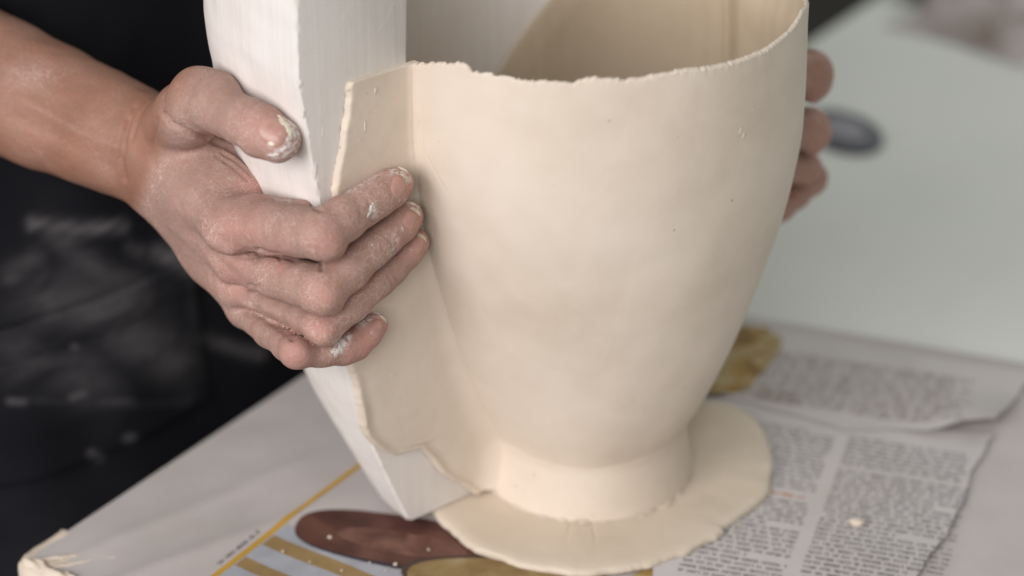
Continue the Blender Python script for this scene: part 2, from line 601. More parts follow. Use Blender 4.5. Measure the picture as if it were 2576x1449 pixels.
def clip_sheet(name, poly, zf, mat, parent, step=0.006):
    return poly_grid_sheet(name, poly, zf, mat, parent, step)

# keep the part hidden below the clay slab flat: start the page beside the slab
clip_sheet('sheet', B_poly, zB, PAPER2, newsB)

def zC(x, y):
    P = np.stack([np.asarray(x), np.asarray(y), 0 * np.asarray(x)], -1)
    c = ground(2490, 1110)
    dd = np.hypot(x - c[0], y - c[1])
    curl = 0.011 * np.clip(1 - dd / 0.055, 0, 1) ** 1.6
    c2 = ground(2110, 1090)
    return zB(x, y) + 0.0007 + curl

C_poly = gp((1690, 940), (1760, 850), (1850, 828), (2110, 872), (2330, 908), (2600, 950), (2540, 1040), (2494, 1112), (2420, 1098), (2350, 1106), (2230, 1092), (2120, 1096), (2000, 1058), (1890, 1026), (1760, 990))
C_poly = torn([(float(x), float(y)) for x, y in C_poly], 0.0006, 15)
newsC = empty('newspaper', (0.16, 0.09, T_TOP), 'newspaper page with brown ragged text and a curled corner', 'newspaper')
clip_sheet('sheet', C_poly, zC, PAPER2, newsC)
# strip of another sheet beyond
D_poly = gp((1700, 800), (1885, 806), (2110, 842), (2600, 925), (2610, 946), (2330, 902), (2110, 866), (1850, 822), (1720, 830))
newsD = empty('newspaper', (0.16, 0.15, T_TOP), 'narrow folded newspaper margin peeking out behind the curled page', 'newspaper')
poly_grid_sheet('sheet', [(float(x), float(y)) for x, y in D_poly], lambda x, y: zA(x, y) + 0.0012, PAPER, newsD)

# glyph strokes: bars on a unit cell, square letter forms
GL = [[(0, .8, 1, 1), (.75, 0, 1, .8)], [(0, .8, 1, 1), (.78, 0, 1, .8), (0, 0, 1, .18)], [(0, .8, .9, 1), (.7, 0, .95, .8), (.05, 0, .28, .55)],
      [(.3, .45, .65, 1), (.35, .0, .55, .45)], [(0, 0, .2, 1), (.75, .3, 1, 1), (.2, .4, .75, .6)], [(.05, .8, .9, 1), (.7, .0, .95, .8), (0, 0, .25, .8)],
      [(0, 0, 1, .18), (.78, .18, 1, 1), (0, .18, .2, 1), (.4, .4, .6, 1)], [(.3, 0, .6, 1)], [(.0, .82, .8, 1), (.6, 0, .85, .82), (0, 0, .5, .16)],
      [(0, .8, 1, 1), (.8, -.3, 1, .8)]]

def text_block(name, org, dx, dy, width, nlines, pitch, gh, zf, off, mat, parent, seed, ragged=0.0, first=0.0, ends=None):
    r = random.Random(seed)
    V, F = [], []
    org = np.array(org); dx = np.array(dx); dy = np.array(dy)
    gw = abs(gh) * 0.68
    for ln in range(nlines):
        x = 0.0 if r.random() > 0.1 else gw * 2
        xe = width - (ragged * r.random() if ragged else (0 if r.random() > 0.12 else r.uniform(0.1, 0.6) * width))
        wl = r.randint(2, 6)
        while x < xe - gw:
            if wl == 0:
                x += gw * 1.15; wl = r.randint(2, 7); continue
            for (u0, v0, u1, v1) in r.choice(GL):
                i = len(V)
                for (u, v) in ((u0, v0), (u1, v0), (u1, v1), (u0, v1)):
                    p = org + dx * (x + u * gw * 0.86) + dy * (ln * pitch + (1 - v) * gh)
                    V.append(p)
                F.append((i, i + 1, i + 2, i + 3))
            x += gw; wl -= 1
    V = np.array(V)
    z = zf(V[:, 0], V[:, 1]) + off
    return mesh_obj(name, np.column_stack([V, z]), F, mat, parent, smooth=False)

ta = math.radians(-17.5)
tdx = np.array([math.cos(ta), math.sin(ta)]); tdy = np.array([math.sin(ta), -math.cos(ta)])
cB2 = np.array(ground(2118, 1108)[:2])
text_block('text_column', cB2 + tdx * .004, tdx, tdy, 0.064, 7, 0.0044, 0.0020, zB, 0.0005, INK, newsB, 1)
text_block('text_column', cB2 + tdx * .004 + tdy * 0.0335, tdx, tdy, 0.069, 23, 0.0044, 0.0020, zB, 0.0005, INK, newsB, 2)
text_block('text_column', cB2 + tdx * .006 + tdy * 0.1355, tdx, tdy, 0.069, 8, 0.0044, 0.0020, zB, 0.0005, INK, newsB, 3)
cB1 = cB2 - tdx * 0.0535
text_block('text_column', cB1, tdx, tdy, 0.0505, 14, 0.0044, 0.0020, zB, 0.0005, INK, newsB, 4)
text_block('text_heading', cB1 + tdy * 0.0645 + tdx * .028, tdx, tdy, 0.020, 1, 0.0046, 0.0030, zB, 0.0005, INK_ORANGE, newsB, 5)
text_block('text_column', cB1 + tdy * 0.0715, tdx, tdy, 0.0505, 18, 0.0044, 0.0020, zB, 0.0005, INK, newsB, 6)
cC = np.array(ground(1942, 897)[:2])
text_block('text_column', cC, tdx, tdy, 0.118, 13, 0.0044, 0.0023, zC, 0.0005, INK_BROWN, newsC, 7, ragged=0.022)
cC1 = np.array(ground(1868, 985)[:2])
text_block('text_column', cC1, tdx, tdy, 0.034, 3, 0.0044, 0.0023, zC, 0.0005, INK_BROWN, newsC, 8)
# caption along the ochre rule
pc = np.array(ground(560, 1431)[:2]) - nn * 0.001
text_block('caption', pc - d * .001, d, nn * 1.0, 0.034, 1, 0.004, -0.0019, zA, 0.0004, INK, newsA, 9)
# mustard food photo on page C
gm = ground(1868, 918)[:2]
drape('printed_photo', torn([(float(x), float(y)) for x, y in gp((1745, 990), (1800, 860), (1860, 838), (1930, 842), (1968, 870), (1960, 905), (1930, 940), (1895, 985), (1850, 1003), (1790, 1004))], 0.0012, 25, .005), zC, 0.0006, MUST, newsC)

# ------------------------------------------------------------------ the clay vessel
ZK = [0.036, 0.040, 0.045, 0.052, 0.065, 0.09, 0.12, 0.15, 0.18, 0.21, 0.24, 0.27, 0.30, 0.34]
RK = [0.0520, 0.0535, 0.0565, 0.0600, 0.0658, 0.0752, 0.0846, 0.0932, 0.0988, 0.1016, 0.1016, 0.1006, 0.0993, 0.097]

def rad(z):
    return pchip(ZK, RK, z)

def footrad(z):
    return pchip([0.0045, 0.008, 0.014, 0.024, 0.032, 0.038], [0.0558, 0.0552, 0.0540, 0.0522, 0.0513, 0.0522], z)

vessel = empty('clay_vessel', (0, 0, T_TOP), 'large unfired cream clay vase with a ragged torn rim between two hands', 'vase')

# rim height from the traced front rim
rim_px = [(1022, 163), (1060, 160), (1090, 158), (1130, 160), (1165, 163), (1175, 170), (1186, 185), (1215, 188), (1240, 191), (1300, 200), (1370, 207), (1446, 210), (1470, 203), (1490, 199),
          (1535, 199), (1577, 202), (1620, 196), (1660, 186), (1721, 177), (1780, 171), (1839, 159), (1885, 143), (1926, 127), (1960, 104), (1992, 79), (2015, 48), (2027, 25)]
ph, zz = [], []
for x, y in rim_px:
    dd = ray(x, y)
    R0 = 0.1013
    A_ = dd[0]**2 + dd[1]**2; B_ = CAM[0]*dd[0] + CAM[1]*dd[1]; C_ = CAM[0]**2 + CAM[1]**2 - R0**2
    disc = B_*B_ - A_*C_
    if disc < 0:
        continue
    t = (-B_ - math.sqrt(disc)) / A_
    p = CAM + dd * t
    ph.append(math.degrees(math.atan2(p[1], p[0]))); zz.append(p[2])
ph = np.array(ph); zz = np.array(zz)
ph_all = np.concatenate([[-175, -160], ph, [20, 60, 80, 92, 100, 118, 135, 150, 165, 185]])
zz_all = np.concatenate([[0.17, 0.25], zz, [0.257, 0.262, 0.262, 0.248, 0.228, 0.190, 0.165, 0.155, 0.16, 0.17]])
o_ = np.argsort(ph_all)
ph_all, zz_all = ph_all[o_], zz_all[o_]

def rimz(phi_deg):
    p = (np.asarray(phi_deg) + 175) % 360 - 175
    z = np.interp(p, ph_all, zz_all)
    rag = (0.0005 * noise1(p, 0.7, 3, 4)) * np.clip(-0.1 - p / 90, .3, 1) + 0.0006 * np.clip(-0.1 - p / 90, .25, 1) * np.clip(noise1(p, 1.1, 8, 3), 0, 1) * np.clip(noise1(p, 0.12, 5) * 3 + .8, 0, 1)
    return z, rag

NPH = 2400
phi = np.linspace(-180, 180, NPH, endpoint=False)
pr = np.radians(phi)
zr0, rag = rimz(phi)
zr = zr0 + rag
rows = []
MR = 60
und_seed = 41
for k in range(MR):
    t = 1 - (1 - k / (MR - 1)) ** 1.6
    z = 0.0362 + (zr0 - 0.0009 - 0.0362) * t
    nearrim = np.exp(-(zr0 - z - 0.0009) / 0.0009)
    z = z + rag * nearrim
    P = np.stack([np.cos(pr) * 0.1, np.sin(pr) * 0.1, z], -1)
    r_ = rad(z) + 0.0010 * noise3(P, 20, und_seed) + 0.00025 * noise3(P, 60, 43)
    r_ += 0.00022 * noise1(phi, 1.3, 6, 3) * nearrim
    rows.append(np.stack([np.cos(pr) * r_, np.sin(pr) * r_, z], -1))
rt_ = rad(zr)
TH = 0.0023 + 0.0003 * noise1(phi, 0.3, 21)
jag = 0.00016 * noise1(phi, 1.6, 31, 3)
for (ins, dz) in ((0.0005, -0.0004), (0.0014, 0.0)):
    r_ = rt_ - ins
    rows.append(np.stack([np.cos(pr) * r_, np.sin(pr) * r_, zr + dz + jag], -1))
for (ins, dz) in ((0.7, -0.0001), (1.0, -0.0012)):
    r_ = rt_ - TH * ins
    rows.append(np.stack([np.cos(pr) * r_, np.sin(pr) * r_, zr + dz - jag * .5], -1))
for k in range(1, 50):
    t = 1 - k / 49
    z = 0.042 + (zr0 - 0.0016 - 0.042) * t
    P = np.stack([np.cos(pr) * 0.1, np.sin(pr) * 0.1, z], -1)
    r_ = rad(z) - TH - 0.0027 * np.clip((zr0 - z) / 0.02, 0, 1) - 0.0006 * noise3(P, 30, 51)
    # open seam between the slabs on the far inner wall
    ps = 41 + 3 * (z - 0.2) * 10
    seam = np.exp(-((phi - ps) / 1.2) ** 2) * np.clip((z - 0.188) / 0.01, 0, 1)
    r_ = r_ + 0.0046 * seam
    r_ = r_ - 0.0012 * np.exp(-((phi - ps - 2.2) / 1.2) ** 2) * np.clip((z - 0.15) / 0.02, 0, 1)
    rows.append(np.stack([np.cos(pr) * r_, np.sin(pr) * r_, z], -1))
V = np.concatenate(rows)
F = grid_faces(len(rows), NPH, True)
# floor of the vessel
last = (len(rows) - 1) * NPH
V = np.vstack([V, [[0, 0, 0.040]]])
for j in range(NPH):
    F.append((last + j, last + (j + 1) % NPH, len(V) - 1))
wall = mesh_obj('wall', V, F, CLAY, vessel)
wall.data.materials.append(mat_clay('inner_shaded_clay', (0.56, 0.465, 0.35), (0.50, 0.405, 0.29), 0.5))  # same clay; the shade inside the vessel is put into this darker colour
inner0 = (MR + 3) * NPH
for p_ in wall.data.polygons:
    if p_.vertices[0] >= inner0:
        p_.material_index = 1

# foot ring
NF = 360
pf = np.radians(np.linspace(-180, 180, NF, endpoint=False))
rows = []
for k in range(22):
    z = 0.0040 + (0.0385 - 0.0040) * k / 21
    r_ = footrad(z) + 0.0003 * noise1(np.degrees(pf), 0.03, 61, 2) + (0.0005 * noise1(np.degrees(pf), 0.35, 63, 3) if k < 2 else 0)
    rows.append(np.stack([np.cos(pf) * r_, np.sin(pf) * r_, np.full(NF, z)], -1))
rows.append(np.stack([np.cos(pf) * .03, np.sin(pf) * .03, np.full(NF, 0.0385)], -1))
mesh_obj('foot', np.concatenate(rows), grid_faces(len(rows), NF, True), CLAY, vessel)

# base slab with an uneven cut outline
slab_px = [(1780, 1008), (1840, 1016), (1895, 1050), (1925, 1090), (1940, 1125), (1946, 1165), (1938, 1210), (1925, 1245), (1905, 1262), (1893, 1272), (1862, 1302), (1822, 1335), (1812, 1330), (1790, 1355),
           (1740, 1380), (1690, 1400), (1640, 1415), (1560, 1432), (1500, 1440), (1430, 1440), (1390, 1434), (1330, 1425), (1270, 1405), (1200, 1380), (1150, 1345), (1118, 1322), (1096, 1300)]
SZ = 0.0062
sp = np.array([ground(x, y, SZ - 0.001) for x, y in slab_px])
sa = np.degrees(np.arctan2(sp[:, 1], sp[:, 0])); sr = np.hypot(sp[:, 0], sp[:, 1])
sa2 = np.concatenate([sa, [80, 110, 140, 165]]); sr2 = np.concatenate([sr, [0.098, 0.092, 0.088, 0.086]])
o_ = np.argsort(sa2); sa2, sr2 = sa2[o_], sr2[o_]
NS = 720
fs = np.linspace(-180, 180, NS, endpoint=False)
srad = np.interp(fs, np.concatenate([sa2 - 360, sa2, sa2 + 360]), np.tile(sr2, 3))
srad = srad + 0.0007 * noise1(fs, 0.12, 70, 2) + 0.00018 * noise1(fs, 0.4, 71, 3)
fr = np.radians(fs)
rows = []
for (t, z) in ((0.45, SZ), (0.60, SZ), (0.68, SZ), (0.76, SZ), (0.84, SZ), (0.92, SZ), (0.975, SZ - 0.0002), (0.992, SZ - 0.0009), (1.0, SZ - 0.0022), (0.997, 0.0025), (0.985, 0.0014), (0.5, 0.0014)):
    P = np.stack([np.cos(fr) * srad * t, np.sin(fr) * srad * t, np.full(NS, z)], -1)
    if z > 0.004:
        P[:, 2] += 0.0005 * noise3(P, 35, 73) * (t > 0.6) + 0.0003 * noise3(P, 110, 74) * (t > 0.6)
        # shallow scored ring outside the foot
        P[:, 2] -= 0.0005 * (abs(srad * t - 0.063) < 0.004)
    elif z > 0.002:
        P[:, :2] *= (1 + 0.006 * noise1(fs, 0.15, 77, 4))[:, None]
    rows.append(P)
V = np.concatenate(rows)
mesh_obj('base_slab', V, grid_faces(len(rows), NS, True), CLAY_SLAB, vessel)

# bits of torn clay round the foot
bits = []
for k in range(34):
    a_ = math.radians(random.uniform(-150, 10))
    rr = 0.0562 + random.uniform(-0.0004, 0.0012)
    sz = random.uniform(0.0005, 0.0013)
    c = np.array([math.cos(a_) * rr, math.sin(a_) * rr, SZ + sz * 0.25])
    i = len(bits) * 0
    bits.append((c, sz, a_))
V, F = [], []
for c, sz, a_ in bits:
    base = len(V)
    n1, n2 = 5, 8
    for i in range(n1 + 1):
        th = math.pi * i / n1
        for j in range(n2):
            f2 = 2 * math.pi * j / n2
            q = np.array([2.6 * math.sin(th) * math.cos(f2), .7 * math.sin(th) * math.sin(f2), 0.45 * math.cos(th)]) * sz * random.uniform(0.75, 1.2)
            V.append(c + [-math.sin(a_) * q[0] + math.cos(a_) * q[1], math.cos(a_) * q[0] + math.sin(a_) * q[1], q[2]])
    for i in range(n1):
        for j in range(n2):
            k = (j + 1) % n2
            F.append((base + i * n2 + j, base + (i + 1) * n2 + j, base + (i + 1) * n2 + k, base + i * n2 + k))
o = mesh_obj('clay_burr', V, F, CLAY, vessel)
o['kind'] = 'stuff'

# flange of clay squeezed over the joint face
def jp(x, y, c=JC):
    p = on_plane(x, y, JN, c)
    return p @ JU, p[2]

out_px = [(955, 176), (905, 186), (884, 205), (880, 240), (872, 300), (862, 370), (852, 430), (842, 480), (846, 560), (850, 640), (852, 700), (856, 780), (864, 850), (880, 923), (898, 991), (906, 1040), (914, 1082), (930, 1112), (962, 1138)]
out_sz = np.array([jp(x, y, JC + 0.003) for x, y in out_px])
low_px = [(985, 1143), (1012, 1126), (1048, 1121), (1078, 1152), (1108, 1190), (1132, 1206), (1160, 1216), (1188, 1240)]
low_sz = np.array([jp(x, y, JC + 0.002) for x, y in low_px])
ok = np.concatenate([out_sz, low_sz])
# make z strictly decreasing
for i in range(1, len(ok)):
    ok[i, 1] = min(ok[i, 1], ok[i - 1, 1] - 0.0004)
top_sz = np.array([jp(x, y, JC + 0.003) for x, y in [(878, 240), (880, 222), (885, 209), (893, 198), (905, 190), (925, 183), (955, 175), (990, 167), (1024, 163)]])
FZ = np.concatenate([np.linspace(0.2535, 0.2455, 16), np.linspace(0.2455, max(0.0085, ok[-1, 1]), 240)[1:]])
s_out = np.interp(FZ, ok[4:][::-1, 1], ok[4:][::-1, 0])
s_out = np.where(FZ > ok[4, 1], top_sz[0, 0] + (ok[4, 0] - top_sz[0, 0]) * np.clip((top_sz[0, 1] - FZ) / (top_sz[0, 1] - ok[4, 1]), 0, 1), s_out)
def flange_top(s):
    return np.interp(s, top_sz[:, 0], top_sz[:, 1]) + 0.0004 * noise1(s * 1000, 0.5, 181, 4)
s_out = s_out + 0.0004 * noise1(FZ * 1000, 0.13, 81, 4) + 0.0001 * noise1(FZ * 1000, 1.1, 83, 2)
rv = np.where(FZ > 0.0375, rad(FZ), footrad(FZ))
s_in = -np.sqrt(rv**2 - JC**2) + 0.004
s_out = np.minimum(s_out, s_in - 0.0015)
NC = 36
rows_f = []
for zf_, so_, si_ in zip(FZ, s_out, s_in):
    tt_ = np.linspace(0, 1, NC) ** 1.15
    s = so_ + (si_ - so_) * tt_
    w = si_ - 0.004 - s                       # distance from the vessel wall
    edge = np.clip((s - so_) / 0.0016, 0, 1)
    P = np.stack([s, 0 * s + zf_, 0 * s], -1)
    q = 0.0033 * np.sqrt(np.clip(1 - (1 - edge) ** 2, 0, 1)) + 0.00022 * noise3(P, 45, 85) + 0.00006 * noise3(P, 220, 86)
    fil = 0.0035 if zf_ > 0.16 else 0.0035 + 0.015 * (0.16 - zf_) / 0.15
    f = np.clip(1 - w / fil, 0, 1)
    q = q + 0.35 * fil * f ** 2.2
    # soft lip along the lower outer edge
    lip = np.exp(-((s - so_ - 0.002) / 0.002) ** 2) * np.clip((0.11 - zf_) / 0.03, 0, 1)
    q = q + 0.0012 * lip - 0.0009 * np.exp(-((s - so_ - 0.0065) / 0.003) ** 2) * np.clip((0.11 - zf_) / 0.03, 0, 1)
    q = q + 0.0003 * noise1(np.array([zf_ * 1000]), 1.2, 88, 3)[0] * np.exp(-(s - so_) / 0.002)
    zt_ = flange_top(s)
    q = q * np.clip((zt_ - zf_) / 0.0012 + 0.25, 0.25, 1) ** .5
    rows_f.append(joint(s, -np.maximum(q, 0.0), np.minimum(np.full(NC, zf_), zt_)))
topq = [joint(r_ @ JU, np.full(NC, 0.0008), r_[:, 2] - 0.0003) for r_ in [rows_f[0]]]
V = np.concatenate(topq + rows_f + [joint(rows_f[-1] @ JU, np.full(NC, 0.0008), rows_f[-1][:, 2] - 0.001)])
mesh_obj('flange', V, [f[::-1] for f in grid_faces(len(rows_f) + 2, NC)], CLAY, vessel)

# ------------------------------------------------------------------ plaster mould piece
mould = empty('plaster_mould', (*(joint(np.array(0.0), np.array(0.05), np.array(0.0))[:2]), T_TOP),
              'thick white plaster mould piece gripped against the clay vase', 'mould')
edge_px = [(742, -60), (742, 0), (744, 120), (747, 200), (754, 250), (764, 300), (776, 370), (788, 440), (797, 495), (814, 600), (843, 760), (873, 905), (886, 960), (900, 1020), (919, 1082), (938, 1130), (960, 1178), (982, 1224), (1006, 1272), (1030, 1318)]
ek = np.array([jp(x, y) for x, y in edge_px])
ek = ek[np.argsort(ek[:, 1])]
ZM0, ZM1 = 0.0070, 0.306
ek[0, 1] = min(ek[0, 1], ZM0)

def so_fun(z):
    return -np.interp(z, ek[:, 1], ek[:, 0])

DK = ([0.006, 0.02, 0.05, 0.08, 0.12, 0.16, 0.20, 0.26, 0.33], [0.058, 0.068, 0.084, 0.098, 0.113, 0.122, 0.126, 0.127, 0.126])
zs = np.concatenate([[ZM0], np.linspace(ZM0 + 0.0012, ZM1 - 0.002, 150), [ZM1]])
NO, NCV = 140, 140
rings = []
for i, z in enumerate(zs):
    so = so_fun(z) - (0.0012 if i in (0, len(zs) - 1) else 0)
    D2 = np.interp(z, *DK) - (0.0012 if i in (0, len(zs) - 1) else 0)
    ne = np.interp(z, [0.0, 0.08, 0.2], [3.0, 3.4, 4.0])
    t = np.linspace(0, math.pi, NO)
    cs, sn = np.cos(t), np.sin(t)
    s = -so * np.sign(cs) * np.abs(cs) ** (2 / ne)
    dd = D2 * np.abs(sn) ** (2 / ne)
    P = np.stack([s, dd, 0 * s + z], -1)
    damp = np.clip(dd / 0.003, 0, 1)
    off = (0.0009 * noise3(P, 30, 91) + 0.0004 * noise3(P, 110, 92)) * damp
    s = s + off * np.sign(s); dd = dd + np.abs(off) * 0.3 * damp
    # softened, chipped front edge
    bev = np.zeros(NO); bev[0] = bev[-1] = 0.0009 + 0.0005 * abs(noise1(np.array([z * 1000]), 0.25, 93, 3)[0])
    s = s - np.sign(s) * 0
    ring_o = joint(s, dd + bev, np.full(NO, z))
    fr1 = -so + 0.0010 + 0.0005 * abs(noise1(np.array([z * 1000]), 0.4, 95, 3)[0])
    rv = (rad(np.array([z]))[0] if z > 0.0375 else footrad(np.array([z]))[0]) + 0.0005
    sc = math.sqrt(rv**2 - JC**2)
    a0 = math.atan2(-JC, -sc)                  # angle of the cavity edge about the axis (s, d + JC)
    ang = np.linspace(math.pi - math.asin(-JC / rv), math.asin(-JC / rv), NCV)
    # axis lies JC in front of the plane: d = r sin(a) + JC
    s2 = rv * np.cos(ang); d2 = rv * np.sin(ang) + JC
    d2[0] = d2[-1] = 0.0
    # joint face is subdivided once near each edge
    jf1 = joint(np.array([fr1, fr1 + 0.0015, -sc - 0.0012]), np.zeros(3), np.full(3, z))
    jf2 = joint(np.array([sc + 0.0012, -fr1 - 0.0015, -fr1]), np.zeros(3), np.full(3, z))
    d2 = np.maximum(d2, 0.0006)
    cav = joint(s2, d2, np.full(NCV, z))
    # order: outer (left->back->right), right joint face, cavity right->left, left joint face
    rings.append(np.concatenate([ring_o, jf2[::-1], cav[::-1], jf1[::-1]]))
NR = len(rings[0])
V = np.concatenate(rings)
F = grid_faces(len(rings), NR, True)
capc = []
for base, flip in ((0, False), ((len(rings) - 1) * NR, True)):
    ol = list(range(NO))                       # outer from left to right
    cl = list(range(NO + 3, NO + 3 + NCV))[::-1]  # cavity from left to right
    for i in range(NO - 1):
        f = (base + ol[i], base + ol[i + 1], base + cl[i + 1], base + cl[i])
        F.append(f if not flip else f[::-1])
    for f in ((base + 0, base + cl[0], base + NO + 3 + NCV, base + NO + 4 + NCV, base + NO + 5 + NCV), (base + NO - 1, base + NO, base + NO + 1, base + NO + 2, base + cl[-1])):
        F.append(f)
mo = mesh_obj('mould_body', V, F, PLASTER, mould)
# faces of the joint stay crisp
me = mo.data
import bmesh
bm = bmesh.new(); bm.from_mesh(me)
bmesh.ops.recalc_face_normals(bm, faces=bm.faces)
for e in bm.edges:
    if len(e.link_faces) == 2 and e.calc_face_angle(0) > math.radians(38):
        e.smooth = False
bm.to_mesh(me); bm.free()

# scraps of plaster stuck on the joint face
def scrap(name, parent, ctr, axis, nrm, L, Wd, th, mat, seed, n=18):
    r = np.random.default_rng(seed)
    axis = axis / np.linalg.norm(axis); side = np.cross(nrm, axis)
    V = [ctr + nrm * th]
    for lay, (k, h) in enumerate(((0.55, 0.9), (0.9, 0.55), (1.0, -0.3))):
        rr = 1 + 0.35 * r.uniform(-1, 1, n) if lay == 0 else rr
        for j in range(n):
            a = 2 * math.pi * j / n
            V.append(ctr + axis * (L * math.cos(a) * k * rr[j]) + side * (Wd * math.sin(a) * k * rr[j]) + nrm * th * h)
    F = [(0, 1 + j, 1 + (j + 1) % n) for j in range(n)]
    for lay in range(2):
        for j in range(n):
            k = (j + 1) % n
            F.append((1 + lay * n + j, 1 + (lay + 1) * n + j, 1 + (lay + 1) * n + k, 1 + lay * n + k))
    return mesh_obj(name, V, F, mat, parent)

for i, (x, y, L, Wd, dx, dy) in enumerate([(757, 212, 3, 1.6, .6, -1), (812, 330, 6, .35, .15, -1), (795, 425, 7, 1.1, .1, -1), (765, 285, 4, 1.4, .2, -1)]):
    p = on_plane(x, y, JN, JC)
    scrap('plaster_scrap', mould, p, JU * dx - ZAX * dy, JN, L * 0.6e-3, Wd * 0.6e-3, 0.00016, PLASTER, 100 + i)
for i, (x, y, L, Wd, dx, dy, q) in enumerate([(945, 228, 2.2, 1.0, .3, -1, .0034), (1060, 305, 0.1, 0.1, 1, 1, .0034), (990, 945, 1.6, .6, 1, .2, .0034), (905, 352, 1.2, .3, 1, .1, .0034), (918, 320, 3.5, .35, 0.05, -1, .0034)]):
    if L < 1:
        continue
    p = on_plane(x, y, JN, JC + q)
    scrap('clay_scrap', vessel, p, JU * dx - ZAX * dy, JN, L * 0.8e-3, Wd * 0.8e-3, 0.0003, CLAY, 130 + i)

# shavings and dents on the outside of the vase
bpy.context.view_layer.update()
wall_bvh = BVHTree.FromPolygons([tuple(v.co) for v in wall.data.vertices], [tuple(p.vertices) for p in wall.data.polygons])
woff = np.array(wall.matrix_world.translation)

def hit(bvh, x, y, off):
    h = bvh.ray_cast(Vector(CAM - off), Vector(ray(x, y)).normalized())
    return (np.array(h[0]) + off, np.array(h[1])) if h[0] is not None else (None, None)

for i, (x, y, L, Wd, dx, dy) in enumerate([(1053, 305, 4.2, .55, .7, -.7), (1872, 340, 1.2, 2.6, 1, .2), (1862, 330, .5, 3.0, 1, .4), (1893, 275, .3, 1.6, 1, 0), (1701, 345, .8, .5, 1, 0), (1508, 245, 1.2, .35, 1, .2)]):
    p, nv = hit(wall_bvh, x, y, woff)
    if p is None:
        continue
    ax = RT * dx - UP * dy
    ax = ax - nv * (ax @ nv)
    scrap('clay_scrap', vessel, p, ax, nv, L * 0.75e-3, Wd * 0.75e-3, 0.0002, CLAY, 160 + i)

# ------------------------------------------------------------------ the potter: hands from a distance field
def C3(px, py, z):
    return np.array([(px - CX) / FPX * z, -(py - CY) / FPX * z, z])

def plane_depth(px, py, q):
    p = on_plane(px, py, JN, JC + q)
    return float((p - CAM) @ FWD)

def PJ(px, py, q, r):
    return (*C3(px, py, plane_depth(px, py, q)), r)

def PD(px, py, z, r):
    return (*C3(px, py, z), r)

HV = 0.0010
lo = np.array([-0.345, -0.055, 1.035]); hi = np.array([-0.020, 0.165, 1.265])
dims = np.ceil((hi - lo) / HV).astype(int)
BIG = np.float32(0.03)
gx = (lo[0] + HV * np.arange(dims[0])).astype(np.float32)
gy = (lo[1] + HV * np.arange(dims[1])).astype(np.float32)
gz = (lo[2] + HV * np.arange(dims[2])).astype(np.float32)

def smin(a, b, k):
    h = np.clip(0.5 + 0.5 * (b - a) / k, 0, 1)
    return b * (1 - h) + a * h - k * h * (1 - h)

def cone(D, A, B, k, flat=None):
    """smooth-union a tapered capsule into D"""
    A = np.array(A); B = np.array(B)
    pa, ra = A[:3], A[3]; pb, rb = B[:3], B[3]
    R = max(ra, rb) + 0.014
    i0 = np.maximum(np.floor((np.minimum(pa, pb) - R - lo) / HV).astype(int), 0)
    i1 = np.minimum(np.ceil((np.maximum(pa, pb) + R - lo) / HV).astype(int), dims)
    if (i1 <= i0).any():
        return
    sl = tuple(slice(a, b) for a, b in zip(i0, i1))
    X = gx[sl[0]][:, None, None]; Y = gy[sl[1]][None, :, None]; Z = gz[sl[2]][None, None, :]
    ab = (pb - pa).astype(np.float32)
    L2 = float(ab @ ab) + 1e-12
    t = np.clip(((X - pa[0]) * ab[0] + (Y - pa[1]) * ab[1] + (Z - pa[2]) * ab[2]) / L2, 0, 1)
    dx = X - pa[0] - t * ab[0]; dy = Y - pa[1] - t * ab[1]; dz = Z - pa[2] - t * ab[2]
    if flat is not None:
        f, s = flat                             # unit direction, squash factor
        dn = dx * f[0] + dy * f[1] + dz * f[2]
        g = (1 / s - 1)
        dx = dx + f[0] * dn * g; dy = dy + f[1] * dn * g; dz = dz + f[2] * dn * g
    d = np.sqrt(dx * dx + dy * dy + dz * dz) - (ra + (rb - ra) * t)
    D[sl] = smin(D[sl], d.astype(np.float32), k)

def chain(D, pts, k):
    for a, b in zip(pts[:-1], pts[1:]):
        cone(D, a, b, k)

def mm(v):
    return v * 1e-3

def lerp(a, b, t, r=None):
    c = [a[i] + (b[i] - a[i]) * t for i in range(4)]
    if r is not None:
        c[3] = r
    return tuple(c)

# joints: pixel gives the direction, the joint plane or the palm gives the distance
I_tip = PJ(1000, 461, .0108, mm(7.6)); I_dip = PJ(934, 506, .0150, mm(9.0)); I_pip = PJ(803, 590, .0170, mm(11.2)); I_mcp = PD(575, 556, 1.128, mm(13.0))
M_tip = PJ(1026, 545, .0108, mm(7.2)); M_dip = PJ(956, 607, .0155, mm(8.8)); M_pip = PJ(808, 732, .0175, mm(10.6)); M_mcp = PD(600, 650, 1.143, mm(12.0))
R_tip = PJ(1043, 610, .0098, mm(6.8)); R_dip = PJ(975, 685, .0125, mm(8.0)); R_pip = PJ(806, 822, .0145, mm(9.4)); R_mcp = PD(612, 722, 1.157, mm(10.5))
P_tip = PJ(944, 817, .0115, mm(6.0)); P_dip = PJ(884, 877, .0135, mm(7.0)); P_pip = PJ(748, 884, .0120, mm(7.8)); P_mcp = PD(622, 778, 1.166, mm(9.0))
T_tip = PD(704, 350, 1.076, mm(9.6)); T_ip = PD(615, 305, 1.086, mm(10.6)); T_mcp = PD(510, 252, 1.110, mm(12.0)); T_cmc = PD(425, 330, 1.158, mm(16.0))
WR = PD(345, 362, 1.182, mm(25)); 

palm = np.full(dims, BIG, np.float32)
# forearm
fa = [PD(-460, 10, 1.232, mm(35)), PD(-150, 140, 1.216, mm(33.5)), PD(0, 213, 1.207, mm(31.5)), PD(130, 272, 1.199, mm(29.5)), PD(250, 322, 1.190, mm(27)), PD(340, 362, 1.183, mm(25.0)), PD(405, 402, 1.176, mm(24.0))]
chain(palm, fa, mm(10))
